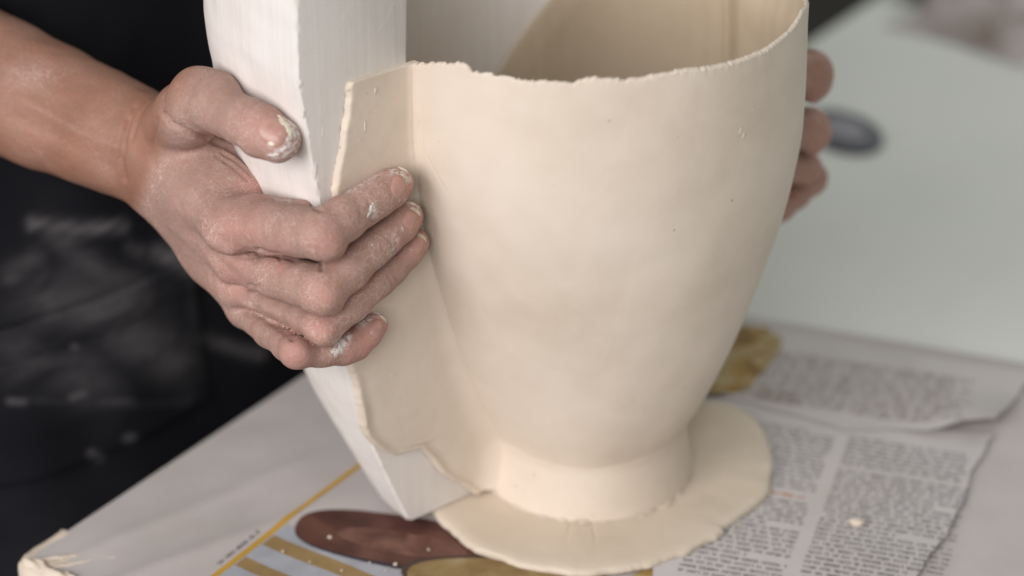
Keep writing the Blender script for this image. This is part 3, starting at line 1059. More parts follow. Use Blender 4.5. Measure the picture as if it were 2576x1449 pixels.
# metacarpals and the body of the hand
W1 = PD(400, 400, 1.176, mm(22))
for mcp, wpt, rm in ((I_mcp, PD(425, 400, 1.168, mm(19)), 15.5), (M_mcp, PD(420, 430, 1.174, mm(18)), 14.5), (R_mcp, PD(425, 462, 1.180, mm(17)), 13), (P_mcp, PD(432, 492, 1.184, mm(15)), 11.5)):
    mid = lerp(wpt, mcp, 0.55, mm(rm))
    chain(palm, [wpt, mid, mcp], mm(9))
# thenar and web
chain(palm, [PD(400, 360, 1.170, mm(21)), PD(455, 352, 1.163, mm(18)), PD(515, 412, 1.158, mm(16.5)), PD(565, 475, 1.146, mm(15))], mm(9))
chain(palm, [PD(570, 442, 1.152, mm(10)), PD(615, 490, 1.138, mm(10))], mm(10))
palm_inner = PD(560, 600, 1.165, mm(14))
chain(palm, [PD(470, 440, 1.170, mm(18)), palm_inner], mm(9))
# knuckle bumps
cone(palm, PD(560, 590, 1.118, mm(8)), PD(590, 600, 1.117, mm(8)), mm(9))

f1_ = np.full(dims, BIG, np.float32)
f2_ = np.full(dims, BIG, np.float32)
def add_finger(D):
    np.minimum(f2_, np.maximum(f1_, D), out=f2_)
    np.minimum(f1_, D, out=f1_)
def finger(mcp, pip, dip, tip, rp, rmid, rd, bump_pip=1.0, k=3.0, extra=()):
    D = np.full(dims, BIG, np.float32)
    pts = [mcp, lerp(mcp, pip, 0.5, mm(rp)), lerp(mcp, pip, 0.82, pip[3] * 0.98), pip]
    chain(D, pts, mm(k))
    pts = [lerp(pip, dip, 0.0, pip[3] * 0.97), lerp(pip, dip, 0.45, mm(rmid)), lerp(pip, dip, 0.85, dip[3] * 1.0), lerp(dip, tip, 0.15, dip[3] * 0.98), lerp(dip, tip, 0.65, mm(rd)), tip]
    chain(D, pts, mm(k))
    for e in extra:
        chain(D, e, mm(k))
    add_finger(D)

finger(I_mcp, I_pip, I_dip, I_tip, 12.4, 10.1, 8.8, extra=([PJ(822, 612, .0215, mm(7.2)), PJ(830, 618, .0205, mm(7.0))],[PD(640, 540, 1.117, mm(10)), PD(760, 548, 1.100, mm(8.2))],))
finger(M_mcp, M_pip, M_dip, M_tip, 11.4, 9.8, 8.4, extra=([PJ(818, 748, .0225, mm(6.8)), PJ(826, 758, .0205, mm(6.8))],))
finger(R_mcp, R_pip, R_dip, R_tip, 9.8, 8.7, 7.6, extra=([PJ(812, 834, .0185, mm(6.2)), PJ(818, 838, .0175, mm(6.2))],))
finger(P_mcp, P_pip, P_dip, P_tip, 8.6, 7.5, 6.8)
D = np.full(dims, BIG, np.float32)
chain(D, [T_cmc, lerp(T_cmc, T_mcp, 0.55, mm(15)), PD(500, 258, 1.114, mm(13.2)), PD(548, 266, 1.101, mm(11.8)), lerp(T_mcp, T_ip, 0.7, mm(10.4)), T_ip, PD(655, 325, 1.080, mm(10.6)), T_tip], mm(4))
cone(D, PD(500, 225, 1.116, mm(9.5)), PD(545, 228, 1.106, mm(8.5)), mm(8))
cone(D, PD(650, 348, 1.079, mm(8.6)), PD(695, 362, 1.076, mm(8.2)), mm(3))
add_finger(D)
fing = f1_ + np.float32(0.0024) * np.exp(-((f2_ - f1_) / np.float32(0.0030)) ** 2)
F_ = smin(palm, fing, np.float32(0.0048))
del palm, fing, D, f1_, f2_

def surface_nets(Dv, lo, h):
    s = Dv < 0
    nx, ny, nz = Dv.shape
    cnt = np.zeros((nx - 1, ny - 1, nz - 1), np.uint8)
    for a in (0, 1):
        for b in (0, 1):
            for c in (0, 1):
                cnt += s[a:nx - 1 + a, b:ny - 1 + b, c:nz - 1 + c]
    act = (cnt > 0) & (cnt < 8)
    idx = np.argwhere(act)
    ids = np.full(act.shape, -1, np.int64)
    ids[act] = np.arange(len(idx))
    corners = [(a, b, c) for a in (0, 1) for b in (0, 1) for c in (0, 1)]
    val = {c: Dv[idx[:, 0] + c[0], idx[:, 1] + c[1], idx[:, 2] + c[2]] for c in corners}
    acc = np.zeros((len(idx), 3)); n = np.zeros(len(idx))
    for c in corners:
        for ax in range(3):
            if c[ax] == 0:
                d_ = list(c); d_[ax] = 1; d_ = tuple(d_)
                va, vb = val[c], val[d_]
                m = (va < 0) != (vb < 0)
                t = np.where(m, va / np.where(m, va - vb, 1), 0)
                p = np.tile(np.array(c, float), (len(idx), 1)); p[:, ax] += t
                acc[m] += p[m]; n[m] += 1
    V = lo + (idx + acc / n[:, None]) * h
    F = []
    for ax in range(3):
        o1, o2 = (ax + 1) % 3, (ax + 2) % 3
        sl0 = [slice(None)] * 3; sl1 = [slice(None)] * 3
        sl0[ax] = slice(0, -1); sl1[ax] = slice(1, None)
        a_, b_ = s[tuple(sl0)], s[tuple(sl1)]
        ed = np.argwhere(a_ != b_)
        ok_ = (ed[:, o1] > 0) & (ed[:, o2] > 0) & (ed[:, o1] < Dv.shape[o1] - 1) & (ed[:, o2] < Dv.shape[o2] - 1)
        ed = ed[ok_]
        flip = a_[ed[:, 0], ed[:, 1], ed[:, 2]]
        def cid(u, v):
            q = ed.copy(); q[:, o1] -= u; q[:, o2] -= v
            return ids[q[:, 0], q[:, 1], q[:, 2]]
        q = np.stack([cid(1, 1), cid(0, 1), cid(0, 0), cid(1, 0)], 1)
        q = np.where(flip[:, None], q, q[:, ::-1])
        F.append(q)
    return V, np.concatenate(F)

HVt, HF = surface_nets(F_, lo, HV)
del F_

def vnormals(V, F):
    n = np.cross(V[F[:, 2]] - V[F[:, 0]], V[F[:, 3]] - V[F[:, 1]])
    N = np.zeros_like(V)
    for i in range(4):
        np.add.at(N, F[:, i], n)
    return N / (np.linalg.norm(N, axis=1)[:, None] + 1e-12)

def smooth_mesh(V, F, it, w=0.5):
    n = len(V)
    e = np.concatenate([F[:, [0, 1]], F[:, [1, 2]], F[:, [2, 3]], F[:, [3, 0]]])
    deg = np.bincount(e[:, 0], minlength=n) + np.bincount(e[:, 1], minlength=n)
    for _ in range(it):
        for ww in (w, -w * 1.04):
            S = np.stack([np.bincount(e[:, 0], V[e[:, 1], k], n) + np.bincount(e[:, 1], V[e[:, 0], k], n) for k in range(3)], 1)
            V = V + ww * (S / deg[:, None] - V)
    return V

HVt = smooth_mesh(HVt, HF, 4)
NRM = vnormals(HVt, HF)
pxy = np.stack([CX + FPX * HVt[:, 0] / HVt[:, 2], CY - FPX * HVt[:, 1] / HVt[:, 2]], -1)
facing = np.clip(-(NRM * (HVt / np.linalg.norm(HVt, axis=1)[:, None])).sum(1), 0, 1)
vis = np.clip(facing * 4, 0, 1)

def seg_dist(P, pts):
    best = np.full(len(P), 1e9)
    tt = np.zeros(len(P))
    pts = np.array(pts, float)
    for a, b in zip(pts[:-1], pts[1:]):
        ab = b - a
        t = np.clip(((P - a) @ ab) / (ab @ ab), 0, 1)
        d_ = np.linalg.norm(P - a - t[:, None] * ab, axis=1)
        best = np.minimum(best, d_)
    return best

disp = np.zeros(len(HVt))
def crease(pts, depth, w, zr_=None):
    d_ = seg_dist(pxy, pts)
    disp[:] -= vis * mm(depth) * np.exp(-(d_ / w) ** 2)
def bulge(pts, h, w):
    d_ = seg_dist(pxy, pts)
    disp[:] += vis * mm(h) * np.exp(-(d_ / w) ** 2)

# thumb base line and web folds
crease([(414, 288), (428, 312), (470, 334), (530, 352), (580, 372), (630, 408)], 3.2, 5.5)
crease([(575, 372), (610, 395), (638, 425)], 1.3, 6)
crease([(560, 385), (600, 410), (632, 440)], 0.9, 5)
crease([(545, 392), (585, 420), (622, 452)], 0.7, 5)
# thumb wrinkles
for dx in (0, 9, 17):
    crease([(590 + dx, 285), (598 + dx, 310)], 0.35, 3)
# wrist folds
crease([(322, 300), (308, 345), (303, 400), (312, 450)], 1.4, 6.5)
crease([(338, 270), (318, 320), (313, 380)], 0.9, 6)
crease([(372, 262), (345, 300), (330, 350)], 0.9, 6)
crease([(395, 300), (384, 360), (388, 420)], 0.8, 6)
bulge([(60, 250), (200, 330), (290, 370)], 0.9, 16)
crease([(30, 290), (180, 365), (280, 420)], 0.7, 18)
# finger flexion creases
crease([(786, 508), (792, 522), (806, 528)], 2.2, 5)
crease([(930, 545), (938, 562)], 0.8, 4); crease([(925, 500), (935, 530), (936, 548)], 0.6, 4); crease([(905, 520), (912, 560)], 0.3, 4)
crease([(648, 632), (690, 640), (740, 652)], 1.0, 7)
crease([(700, 640), (704, 655)], 0.8, 4)
crease([(808, 660), (808, 680)], 1.2, 4)
crease([(965, 590), (985, 610), (990, 640)], 0.9, 4); crease([(978, 585), (998, 605), (998, 635)], 0.8, 4); crease([(958, 610), (975, 650)], 0.4, 3)
crease([(625, 722), (650, 722)], 0.9, 5)
crease([(975, 690), (985, 705), (990, 720)], 0.8, 3.5); crease([(985, 680), (998, 700), (1003, 712)], 0.7, 3.5); crease([(968, 700), (978, 725)], 0.5, 3)
crease([(733, 852), (745, 842)], 1.2, 5)
crease([(862, 868), (856, 855)], 1.0, 4)
for dx in (0, 12):
    crease([(800 + dx, 830), (803 + dx, 850)], 0.45, 3.5)
# knuckle wrinkles
for k in range(5):
    crease([(800 + 9 * k, 700 - 4 * k), (795 + 10 * k, 725), (806 + 8 * k, 765)], 0.22, 2.6)
    crease([(795 + 9 * k, 560 + 4 * k), (806 + 9 * k, 595), (800 + 9 * k, 630)], 0.15, 3)
for (cx_, cy_, ang_, n_, L_) in [(905, 545, 52, 6, 16), (965, 625, 52, 7, 16), (985, 700, 52, 7, 12), (610, 292, 65, 6, 18), (760, 905, 80, 5, 10), (880, 880, 60, 5, 10), (690, 570, 80, 6, 14), (740, 720, 75, 6, 14)]:
    for k in range(n_):
        ca_, sa_ = math.cos(math.radians(ang_)), math.sin(math.radians(ang_))
        ox = (k - n_ / 2) * 5.5
        crease([(cx_ + ox * sa_ - L_ * ca_, cy_ - ox * ca_ - L_ * sa_), (cx_ + ox * sa_ + random.uniform(-2, 2), cy_ - ox * ca_), (cx_ + ox * sa_ + L_ * ca_, cy_ - ox * ca_ + L_ * sa_)], random.uniform(0.12, 0.3), 2.4)
# tendons and knuckle relief
bulge([(470, 470), (560, 580)], 1.0, 22)
bulge([(480, 540), (590, 660)], 0.8, 16)
crease([(500, 560), (600, 640), (650, 640)], 1.0, 14)
crease([(530, 640), (625, 722)], 0.8, 12)
crease([(560, 690), (660, 790), (735, 850)], 0.8, 10)
bulge([(595, 575), (625, 580)], 0.9, 26)
bulge([(822, 605)], 0.0, 1) if False else None
# flat of the thumbnail
HP3 = cam2world(HVt)
disp += 0.00035 * noise3(HP3, 70, 5) + 0.00018 * noise3(HP3, 160, 6)
HVt = HVt + NRM * disp[:, None]

# skin state: dust, redness, caked slip
u_ = pxy[:, 0] + 0.35 * (pxy[:, 1] - 400)
dust = np.clip((u_ - 360 + 30 * noise3(HP3, 40, 15)) / 60, 0, 1)
dust = np.maximum(dust, 0.22 + 0.15 * noise3(HP3, 60, 16))
# dust patch on the forearm
dust = np.maximum(dust, 0.75 * np.exp(-((pxy[:, 0] - 70) / 90) ** 2 - ((pxy[:, 1] - 190) / 55) ** 2))
red = np.zeros(len(pxy))
for x, y, rr, a in [(600, 590, 60, .55), (825, 610, 45, .6), (820, 740, 50, .45), (810, 825, 40, .7), (745, 895, 50, .55), (930, 870, 55, .75), (1020, 470, 35, .6), (1040, 560, 35, .6), (1050, 620, 40, .6),
                    (960, 810, 40, .7), (660, 330, 60, .45), (580, 700, 60, .5), (640, 470, 45, .5), (700, 640, 40, .5), (890, 900, 60, .5)]:
    red = np.maximum(red, 1.25 * a * np.exp(-((pxy[:, 0] - x)**2 + (pxy[:, 1] - y)**2) / rr**2))
white = np.zeros(len(pxy))
for pts, w, a in [([(872, 470), (905, 452), (940, 432)], 16, 1.0), ([(985, 428), (1015, 432), (1028, 455)], 9, 1.1), ([(1025, 505), (1050, 520)], 8, .9), ([(905, 815), (950, 785)], 9, 1.1), ([(842, 885), (865, 862), (872, 850)], 13, 1.25),
                  ([(700, 395), (735, 375), (748, 340), (735, 308)], 20, .85), ([(1000, 580), (985, 640)], 8, .5), ([(940, 520), (945, 545)], 6, .7), ([(690, 500), (730, 505)], 8, .4)]:
    white = np.maximum(white, a * np.exp(-(seg_dist(pxy, pts) / w) ** 2))
white *= vis
# front-facing fields only: the far side of the hand keeps plain dust
red *= 0.4 + 0.6 * vis

W_right = cam2world(HVt)
HF = HF[:, ::-1].copy()                      # camera space is left-handed
# the other hand grips the far edge of the mould in the same way
def mirror(P):
    s = P @ JU
    return P - 2 * s[:, None] * JU

W_left = mirror(W_right)
W_left -= JU * 0.0135
W_left[:, 2] = 0.2 + (W_left[:, 2] - 0.2) * 1.13 - 0.008
nR = len(W_right)

# upper arms and trunk under the clothes, in the same body mesh
P_CTR = np.array([-0.335, 0.235, 0.0])
PF = np.array([TM[0], TM[1], 0]) ; PE = TE                                  # facing direction, person's left
def loft(rings_):
    n = len(rings_[0])
    V = np.concatenate(rings_)
    F = grid_faces(len(rings_), n, True)
    F.append(tuple(range(n))[::-1]); F.append(tuple((len(rings_) - 1) * n + i for i in range(n)))
    return V, F

def ring_h(c, a, b, z, n=64, e=2.4):
    t = np.linspace(0, 2 * math.pi, n, endpoint=False)
    x = a * np.sign(np.cos(t)) * np.abs(np.cos(t)) ** (2 / e); y = b * np.sign(np.sin(t)) * np.abs(np.sin(t)) ** (2 / e)
    return c + x[:, None] * PE - y[:, None] * PF * -1 * -1 + np.array([0, 0, 1.0]) * z

def tube(path, radii, n=28):
    path = np.array(path); rings_ = []
    for i, p in enumerate(path):
        t = path[min(i + 1, len(path) - 1)] - path[max(i - 1, 0)]
        t = t / np.linalg.norm(t)
        a = np.cross(t, [0.3, 0.2, 1.0]); a /= np.linalg.norm(a); b = np.cross(t, a)
        an = np.linspace(0, 2 * math.pi, n, endpoint=False)
        rings_.append(p + radii[i] * (np.cos(an)[:, None] * a + np.sin(an)[:, None] * b))
    return loft(rings_)

arm_r_start = cam2world(np.array([C3(-330, 64, 1.226)]))[0]
elbow_r = cam2world(np.array([C3(-760, -105, 1.250)]))[0]
sh_r = P_CTR - PE * 0.185 + ZAX * 0.50
elbow_l = np.array([0.015, 0.43, 0.27])
arm_l_start = mirror(arm_r_start[None])[0]
sh_l = P_CTR + PE * 0.185 + ZAX * 0.50
elbow_l = arm_l_start + (mirror(elbow_r[None])[0] - arm_l_start)

trunk = [(-0.82, .15, .10), (-0.40, .165, .115), (-0.12, .175, .125), (0.0, .170, .12), (0.15, .150, .105), (0.30, .165, .11), (0.45, .185, .11), (0.54, .15, .09), (0.58, .06, .06)]
tV, tF = loft([ring_h(P_CTR, a, b, z) for z, a, b in trunk])
aV, aF = tube([arm_r_start * .6 + np.array(fa[1][:3]) * 0 + arm_r_start * .4, (arm_r_start + elbow_r) / 2, elbow_r, (elbow_r + sh_r) / 2, sh_r, P_CTR + ZAX * .48], [.033, .038, .042, .045, .052, .05])
bV, bF = tube([arm_l_start, (arm_l_start + elbow_l) / 2, elbow_l, (elbow_l + sh_l) / 2, sh_l, P_CTR + ZAX * .48], [.033, .038, .042, .045, .052, .05])

person = empty('person', (*P_CTR[:2], FLOOR_Z), 'potter in a black clay-smeared apron, bare arms, both hands pressing the mould to the vase', 'person')
Vs, Fs, cols = [], [], []
base = 0
for Vv, Ff, cc in ((W_right, HF, np.column_stack([dust, red, white])), (W_left, HF[:, ::-1], np.column_stack([dust * .75, np.full(nR, .10), white * 0])),
                   (tV, tF, None), (aV, aF, None), (bV, bF, None)):
    Vs.append(Vv)
    Fs += [tuple(int(i) + base for i in f) for f in Ff]
    cols.append(cc if cc is not None else np.tile([0.1, 0, 0], (len(Vv), 1)))
    base += len(Vv)
body = mesh_obj('body', np.concatenate(Vs), Fs, SKIN, person)
cols = np.concatenate(cols)
ca = body.data.color_attributes.new('skin_state', 'FLOAT_COLOR', 'POINT')
ca.data.foreach_set('color', np.column_stack([cols, np.ones(len(cols))]).astype(np.float32).ravel())

# ---- fingernails and caked clay laid on the skin
bvh = BVHTree.FromPolygons([tuple(v) for v in W_right], [tuple(int(i) for i in f) for f in HF])

def surf(p0, nrm):
    h = bvh.ray_cast(Vector(p0 + nrm * 0.006), Vector(-nrm), 0.02)
    return (np.array(h[0]), np.array(h[1])) if h[0] is not None else (p0, nrm)

def nail(name, px, py, dirpx, L, Wd, matn, lift=0.0004, e=3.0, parent=body, tipfrac=0.0, tilt=0.0, label=None):
    h = bvh.ray_cast(Vector(CAM), Vector(ray(px, py)).normalized())
    p0 = np.array(h[0]); 
    # averaged normal
    nv = np.zeros(3)
    for dx in (-14, 0, 14):
        for dy in (-14, 0, 14):
            hh = bvh.ray_cast(Vector(CAM), Vector(ray(px + dx, py + dy)).normalized())
            if hh[0] is not None and (np.array(hh[0]) - p0) @ (np.array(hh[0]) - p0) < 6e-5:
                nv += np.array(hh[1])
    nv /= np.linalg.norm(nv)
    ax = RT * dirpx[0] - UP * dirpx[1]
    ax = ax - nv * (ax @ nv); ax /= np.linalg.norm(ax)
    sd = np.cross(nv, ax)
    nv = nv + sd * tilt; nv /= np.linalg.norm(nv); sd = np.cross(nv, ax)
    nr, na = 7, 36
    V, F = [], []
    c, n_ = surf(p0, nv)
    V.append(c + nv * lift * 1.6)
    for i in range(1, nr + 1):
        k = i / nr
        for j in range(na):
            a = 2 * math.pi * j / na
            cu, sv = math.cos(a), math.sin(a)
            u = L * k * math.copysign(abs(cu) ** (2 / e), cu); v = Wd * k * math.copysign(abs(sv) ** (2 / e), sv)
            q, n_ = surf(p0 + ax * u + sd * v, nv)
            lf = lift * (1.6 - 0.6 * k * k) if i < nr else -0.0003
            if i == nr - 1:
                lf = lift * 0.9
            V.append(q + nv * lf)
    F += [(0, 1 + j, 1 + (j + 1) % na) for j in range(na)]
    for i in range(nr - 1):
        for j in range(na):
            k = (j + 1) % na
            F.append((1 + i * na + j, 1 + (i + 1) * na + j, 1 + (i + 1) * na + k, 1 + i * na + k))
    o = mesh_obj(name, V, F, matn, parent)
    if label:
        o['label'] = label
    return o, p0, ax, sd, nv

nail('fingernail', 688, 330, (.80, .58), mm(7.2), mm(6.4), NAIL, 0.0005)
nail('fingernail', 1004, 470, (.62, -.78), mm(6.0), mm(4.2), NAIL, 0.0004)
nail('fingernail_edge', 1022, 447, (.62, -.78), mm(1.0), mm(3.7), NAIL_TIP, 0.0005)
nail('fingernail', 1034, 550, (.62, -.78), mm(5.2), mm(4.0), NAIL, 0.0004)
nail('fingernail_edge', 1047, 530, (.62, -.78), mm(1.0), mm(3.5), NAIL_TIP, 0.0005)
nail('fingernail', 1050, 615, (.62, -.78), mm(5.2), mm(3.8), NAIL, 0.0004)
nail('fingernail_edge', 1060, 594, (.6, -.8), mm(1.2), mm(3.3), NAIL_TIP, 0.0005)
nail('fingernail', 950, 825, (.62, -.78), mm(5.0), mm(3.2), NAIL, 0.0004)
nail('fingernail_edge', 965, 800, (.62, -.78), mm(1.2), mm(2.8), NAIL_TIP, 0.0005)

def dab(px, py, dirpx, L, Wd, th, matn, seed):
    h = bvh.ray_cast(Vector(CAM), Vector(ray(px, py)).normalized())
    if h[0] is None:
        return
    p0 = np.array(h[0]); nv = np.array(h[1])
    ax = RT * dirpx[0] - UP * dirpx[1]
    ax = ax - nv * (ax @ nv); ax /= np.linalg.norm(ax)
    sd = np.cross(nv, ax)
    n = 30
    r = np.random.default_rng(seed)
    rr = 1 + 0.5 * noise1(np.linspace(0, 1, n, endpoint=False), 7, seed) + 0.45 * r.uniform(-1, 1, n)
    V = []
    q, _ = surf(p0, nv); V.append(q + nv * th)
    for k, hgt in ((0.4, 1.0), (0.75, 0.85), (0.95, 0.5), (1.0, -0.4)):
        for j in range(n):
            a = 2 * math.pi * j / n
            q, _ = surf(p0 + ax * L * math.cos(a) * k * rr[j] + sd * Wd * math.sin(a) * k * rr[j], nv)
            V.append(q + nv * th * hgt * (1 + .35 * r.uniform(-1, 1)))
    F = [(0, 1 + j, 1 + (j + 1) % n) for j in range(n)]
    for i in range(3):
        for j in range(n):
            k = (j + 1) % n
            F.append((1 + i * n + j, 1 + (i + 1) * n + j, 1 + (i + 1) * n + k, 1 + i * n + k))
    mesh_obj('clay_dab', V, F, matn, body)

for i, (x, y, dx, dy, L, Wd, th, m) in enumerate([
        (717, 316, .35, .93, 4.4, 2.0, .9, CLAY_DAB), (708, 297, .5, .85, 1.7, 1.0, .5, CLAY_DAB), (700, 338, -.55, .83, 4.4, 1.0, .8, CLAY_DAB), (684, 362, 1, .2, 2.2, 1.4, .9, CLAY_DAB),
        (722, 345, .2, 1, 2.2, 1.3, .3, WHITE_DAB), (738, 330, .2, 1, 2.0, 1.2, .25, WHITE_DAB), (715, 375, 1, -.4, 2.4, 1.0, .25, WHITE_DAB), (690, 390, 1, -.2, 2.6, .8, .2, WHITE_DAB),
        (932, 530, .3, -.95, 2.2, 1.0, .45, WHITE_DAB), (928, 540, .6, -.8, 1.2, .8, .4, WHITE_DAB), (938, 512, 0, 1, .8, .4, .35, WHITE_DAB),
        (1013, 455, .4, -.9, 1.1, .7, .3, WHITE_DAB), (987, 480, .2, 1, .7, .4, .3, WHITE_DAB), (936, 616, 1, .4, .5, .3, .3, WHITE_DAB),
        (1006, 498, .2, 1, 2.0, .25, .25, WHITE_DAB), (1033, 510, 1, .3, 2.2, .5, .35, CLAY_DAB), (1015, 425, 1, .5, 2.6, .6, .35, CLAY_DAB), (945, 787, 1, -.5, 2.4, .9, .35, WHITE_DAB),
        (858, 872, .5, -.9, 3.0, 1.7, .22, WHITE_DAB), (850, 884, .8, -.5, 1.8, 1.2, .22, WHITE_DAB), (1012, 575, .3, 1, 1.0, .4, .25, WHITE_DAB)]):
    dab(x, y, (dx, dy), mm(L * .95), mm(Wd * .95), mm(th * .75), m, 300 + i)

# ---- clothes
def cloth_loft(name, rows_, mat, parent, thick=None):
    n = len(rows_[0])
    return mesh_obj(name, np.concatenate(rows_), grid_faces(len(rows_), n, True), mat, parent)

rows_ = []
for z, a, b in trunk[:-1]:
    rows_.append(ring_h(P_CTR, a + 0.012, b + 0.012, z, 96))
zz_ = [t[0] for t in trunk[:-1]]
fine = []
for z in np.linspace(-0.8, 0.53, 60):
    a = np.interp(z, zz_, [t[1] for t in trunk[:-1]]) + 0.012; b = np.interp(z, zz_, [t[2] for t in trunk[:-1]]) + 0.012
    R_ = ring_h(P_CTR, a, b, z, 160)
    dirv = R_ - (P_CTR + ZAX * z); dirv /= np.linalg.norm(dirv, axis=1)[:, None]
    fine.append(R_ + dirv * (0.006 * noise3(R_, 9, 201) + 0.003 * noise3(R_, 25, 202))[:, None])
cloth_loft('shirt', fine, SHIRT, person)
for st, el, sh in ((arm_r_start, elbow_r, sh_r), (arm_l_start, elbow_l, sh_l)):
    pth = [st + (el - st) * t for t in (0.35, 0.6, 0.8, 1.0)] + [el + (sh - el) * t for t in (0.25, 0.5, 0.75, 1.0)] + [sh + (P_CTR + ZAX * .5 - sh) * 0.4]
    sv, sf = tube(pth, [.043, .046, .050, .053, .054, .056, .060, .064, .07], 40)
    sv = sv + 0.003 * noise3(sv, 30, 77)[:, None]
    mesh_obj('sleeve', sv, sf, SHIRT, person)

# apron: draped front sheet with thickness, folds, a waist tie and a patch pocket
def apron_pt(t, z, off):
    """t across the front in radians about the trunk"""
    a = np.interp(z, zz_, [q[1] for q in trunk[:-1]]) + 0.022 + off
    b = np.interp(z, zz_, [q[2] for q in trunk[:-1]]) + 0.026 + off
    flare = np.clip(-(z + 0.02), 0, 1) * 0.10
    b = b + flare
    fold = 0.008 * np.sin(t * 5 + 2.0 * np.sin(z * 5)) * np.clip(0.25 - z, 0, .5) + 0.0012 * np.sin(t * 17 + 8 * z)
    e = 2.4
    x = (a) * np.sign(np.sin(t)) * np.abs(np.sin(t)) ** (2 / e); y = (b + fold) * np.sign(np.cos(t)) * np.abs(np.cos(t)) ** (2 / e)
    return P_CTR + x[..., None] * PE + y[..., None] * PF + np.asarray(z)[..., None] * ZAX

tt_ = np.linspace(-1.75, 1.75, 300)
zs_ = np.linspace(-0.62, 0.40, 240)
TT, ZZ = np.meshgrid(tt_, zs_)
Pa = apron_pt(TT, ZZ, 0.0); Pb = apron_pt(TT, ZZ, -0.0025)
V = np.concatenate([Pa.reshape(-1, 3), Pb.reshape(-1, 3)])
n1_, n2_ = TT.shape
f1 = grid_faces(n1_, n2_)
off_ = n1_ * n2_
F = [f for f in f1] + [tuple(off_ + i for i in f[::-1]) for f in f1]
edge = [i for i in range(n2_)] + [(r_ + 1) * n2_ - 1 for r_ in range(1, n1_)] + [(n1_ - 1) * n2_ + i for i in range(n2_ - 2, -1, -1)] + [r_ * n2_ for r_ in range(n1_ - 2, 0, -1)]
for i in range(len(edge)):
    a_, b_ = edge[i], edge[(i + 1) % len(edge)]
    F.append((a_, a_ + off_, b_ + off_, b_))
apron = mesh_obj('apron', V, F, APRON, person)
def apron_smears(o):
    P = np.array([v.co[:] for v in o.data.vertices])
    q = project(P)[:, :2]
    sm_ = np.zeros(len(P))
    for pts, w, a in [([(80, 562), (200, 575), (310, 570)], 15, .8), ([(400, 640), (440, 655), (478, 668)], 24, 1.0), ([(330, 625), (390, 650)], 16, .7), ([(140, 590), (260, 690), (360, 720)], 34, .30),
                      ([(120, 760), (330, 760)], 75, .34), ([(330, 850), (440, 900)], 65, .36), ([(520, 852), (600, 880), (655, 890)], 15, .6), ([(25, 1008), (60, 1012)], 9, .6), ([(180, 1000), (210, 990)], 10, .55),
                      ([(250, 1012), (330, 1010)], 9, .3), ([(320, 1102), (335, 1100)], 9, .5), ([(230, 1140), (255, 1155)], 9, .4), ([(183, 870), (188, 872)], 9, .7), ([(60, 900), (250, 960)], 70, .2),
                      ([(470, 640), (482, 800), (480, 1000)], 9, .12), ([(60, 1005), (300, 1020), (470, 1012)], 9, .14), ([(540, 690), (560, 700)], 14, .4), ([(30, 690), (90, 650)], 30, .3)]:
        sm_ = np.maximum(sm_, a * np.exp(-(seg_dist(q, pts) / w) ** 2))
    ca_ = o.data.color_attributes.new('smear', 'FLOAT_COLOR', 'POINT')
    ca_.data.foreach_set('color', np.column_stack([sm_, sm_, sm_, np.ones(len(P))]).astype(np.float32).ravel())
apron_smears(apron)

def patch(name, t0, t1, z0, z1, off, parent, mat, n=40):
    tt = np.linspace(t0, t1, n); zz = np.linspace(z0, z1, n)
    T, Z = np.meshgrid(tt, zz)
    edge_ = np.minimum.reduce([T - t0, t1 - T, (Z - z0) * 3, (z1 - Z) * 3])
    P1 = apron_pt(T, Z, off + 0.002 * np.clip(edge_ * 12, 0, 1))
    P2 = apron_pt(T, Z, 0.0002)
    V = np.concatenate([P1.reshape(-1, 3), P2.reshape(-1, 3)])
    f1 = grid_faces(n, n); of = n * n
    F = list(f1) + [tuple(of + i for i in f[::-1]) for f in f1]
    ed = [i for i in range(n)] + [(r_ + 1) * n - 1 for r_ in range(1, n)] + [(n - 1) * n + i for i in range(n - 2, -1, -1)] + [r_ * n for r_ in range(n - 2, 0, -1)]
    for i in range(len(ed)):
        a_, b_ = ed[i], ed[(i + 1) % len(ed)]
        F.append((a_, a_ + of, b_ + of, b_))
    return mesh_obj(name, V, F, mat, parent)

def find_tz(px_, py_):
    q = project(Pa.reshape(-1, 3))[:, :2]
    i = np.argmin(np.hypot(q[:, 0] - px_, q[:, 1] - py_))
    return TT.ravel()[i], ZZ.ravel()[i]
pt_r, pz_t = find_tz(482, 640)
_, pz_b = find_tz(482, 1012)
apron_smears(patch('pocket', pt_r - 0.95, pt_r, pz_b, pz_t, 0.004, apron, APRON, 90))
apron_smears(patch('pocket_hem', pt_r - 0.95, pt_r, pz_t - 0.016, pz_t + 0.001, 0.0075, apron, APRON, 60))

# ------------------------------------------------------------------ things further back on the table
g = ground(2120, 334)
disc_o = empty('metal_disc', (g[0], g[1], T_TOP), 'small dark blue grey metal disc lying flat beyond the vase', 'disc')
METAL = mat_plain('blue_grey_metal', (0.07, 0.075, 0.095), 0.5, 0.2, 60, spec=0.5)
METAL_L = mat_plain('worn_metal', (0.27, 0.265, 0.30), 0.5, 0.15, 60)
def disc(name, c, rx, ry, ang, z0, z1, mat, parent):
    oo = ell(c[0], c[1], rx, ry, ang, 64)
    return slab_mesh(name, oo[::1], z0, z1, 0.0008, mat, parent)
disc('rim', g, 0.024, 0.036, math.radians(22), T_TOP + .0002, T_TOP + 0.004, METAL, disc_o)
disc('face', (g[0] - .001, g[1] - .002), 0.014, 0.021, math.radians(22), T_TOP + 0.0041, T_TOP + 0.0062, METAL_L, disc_o)

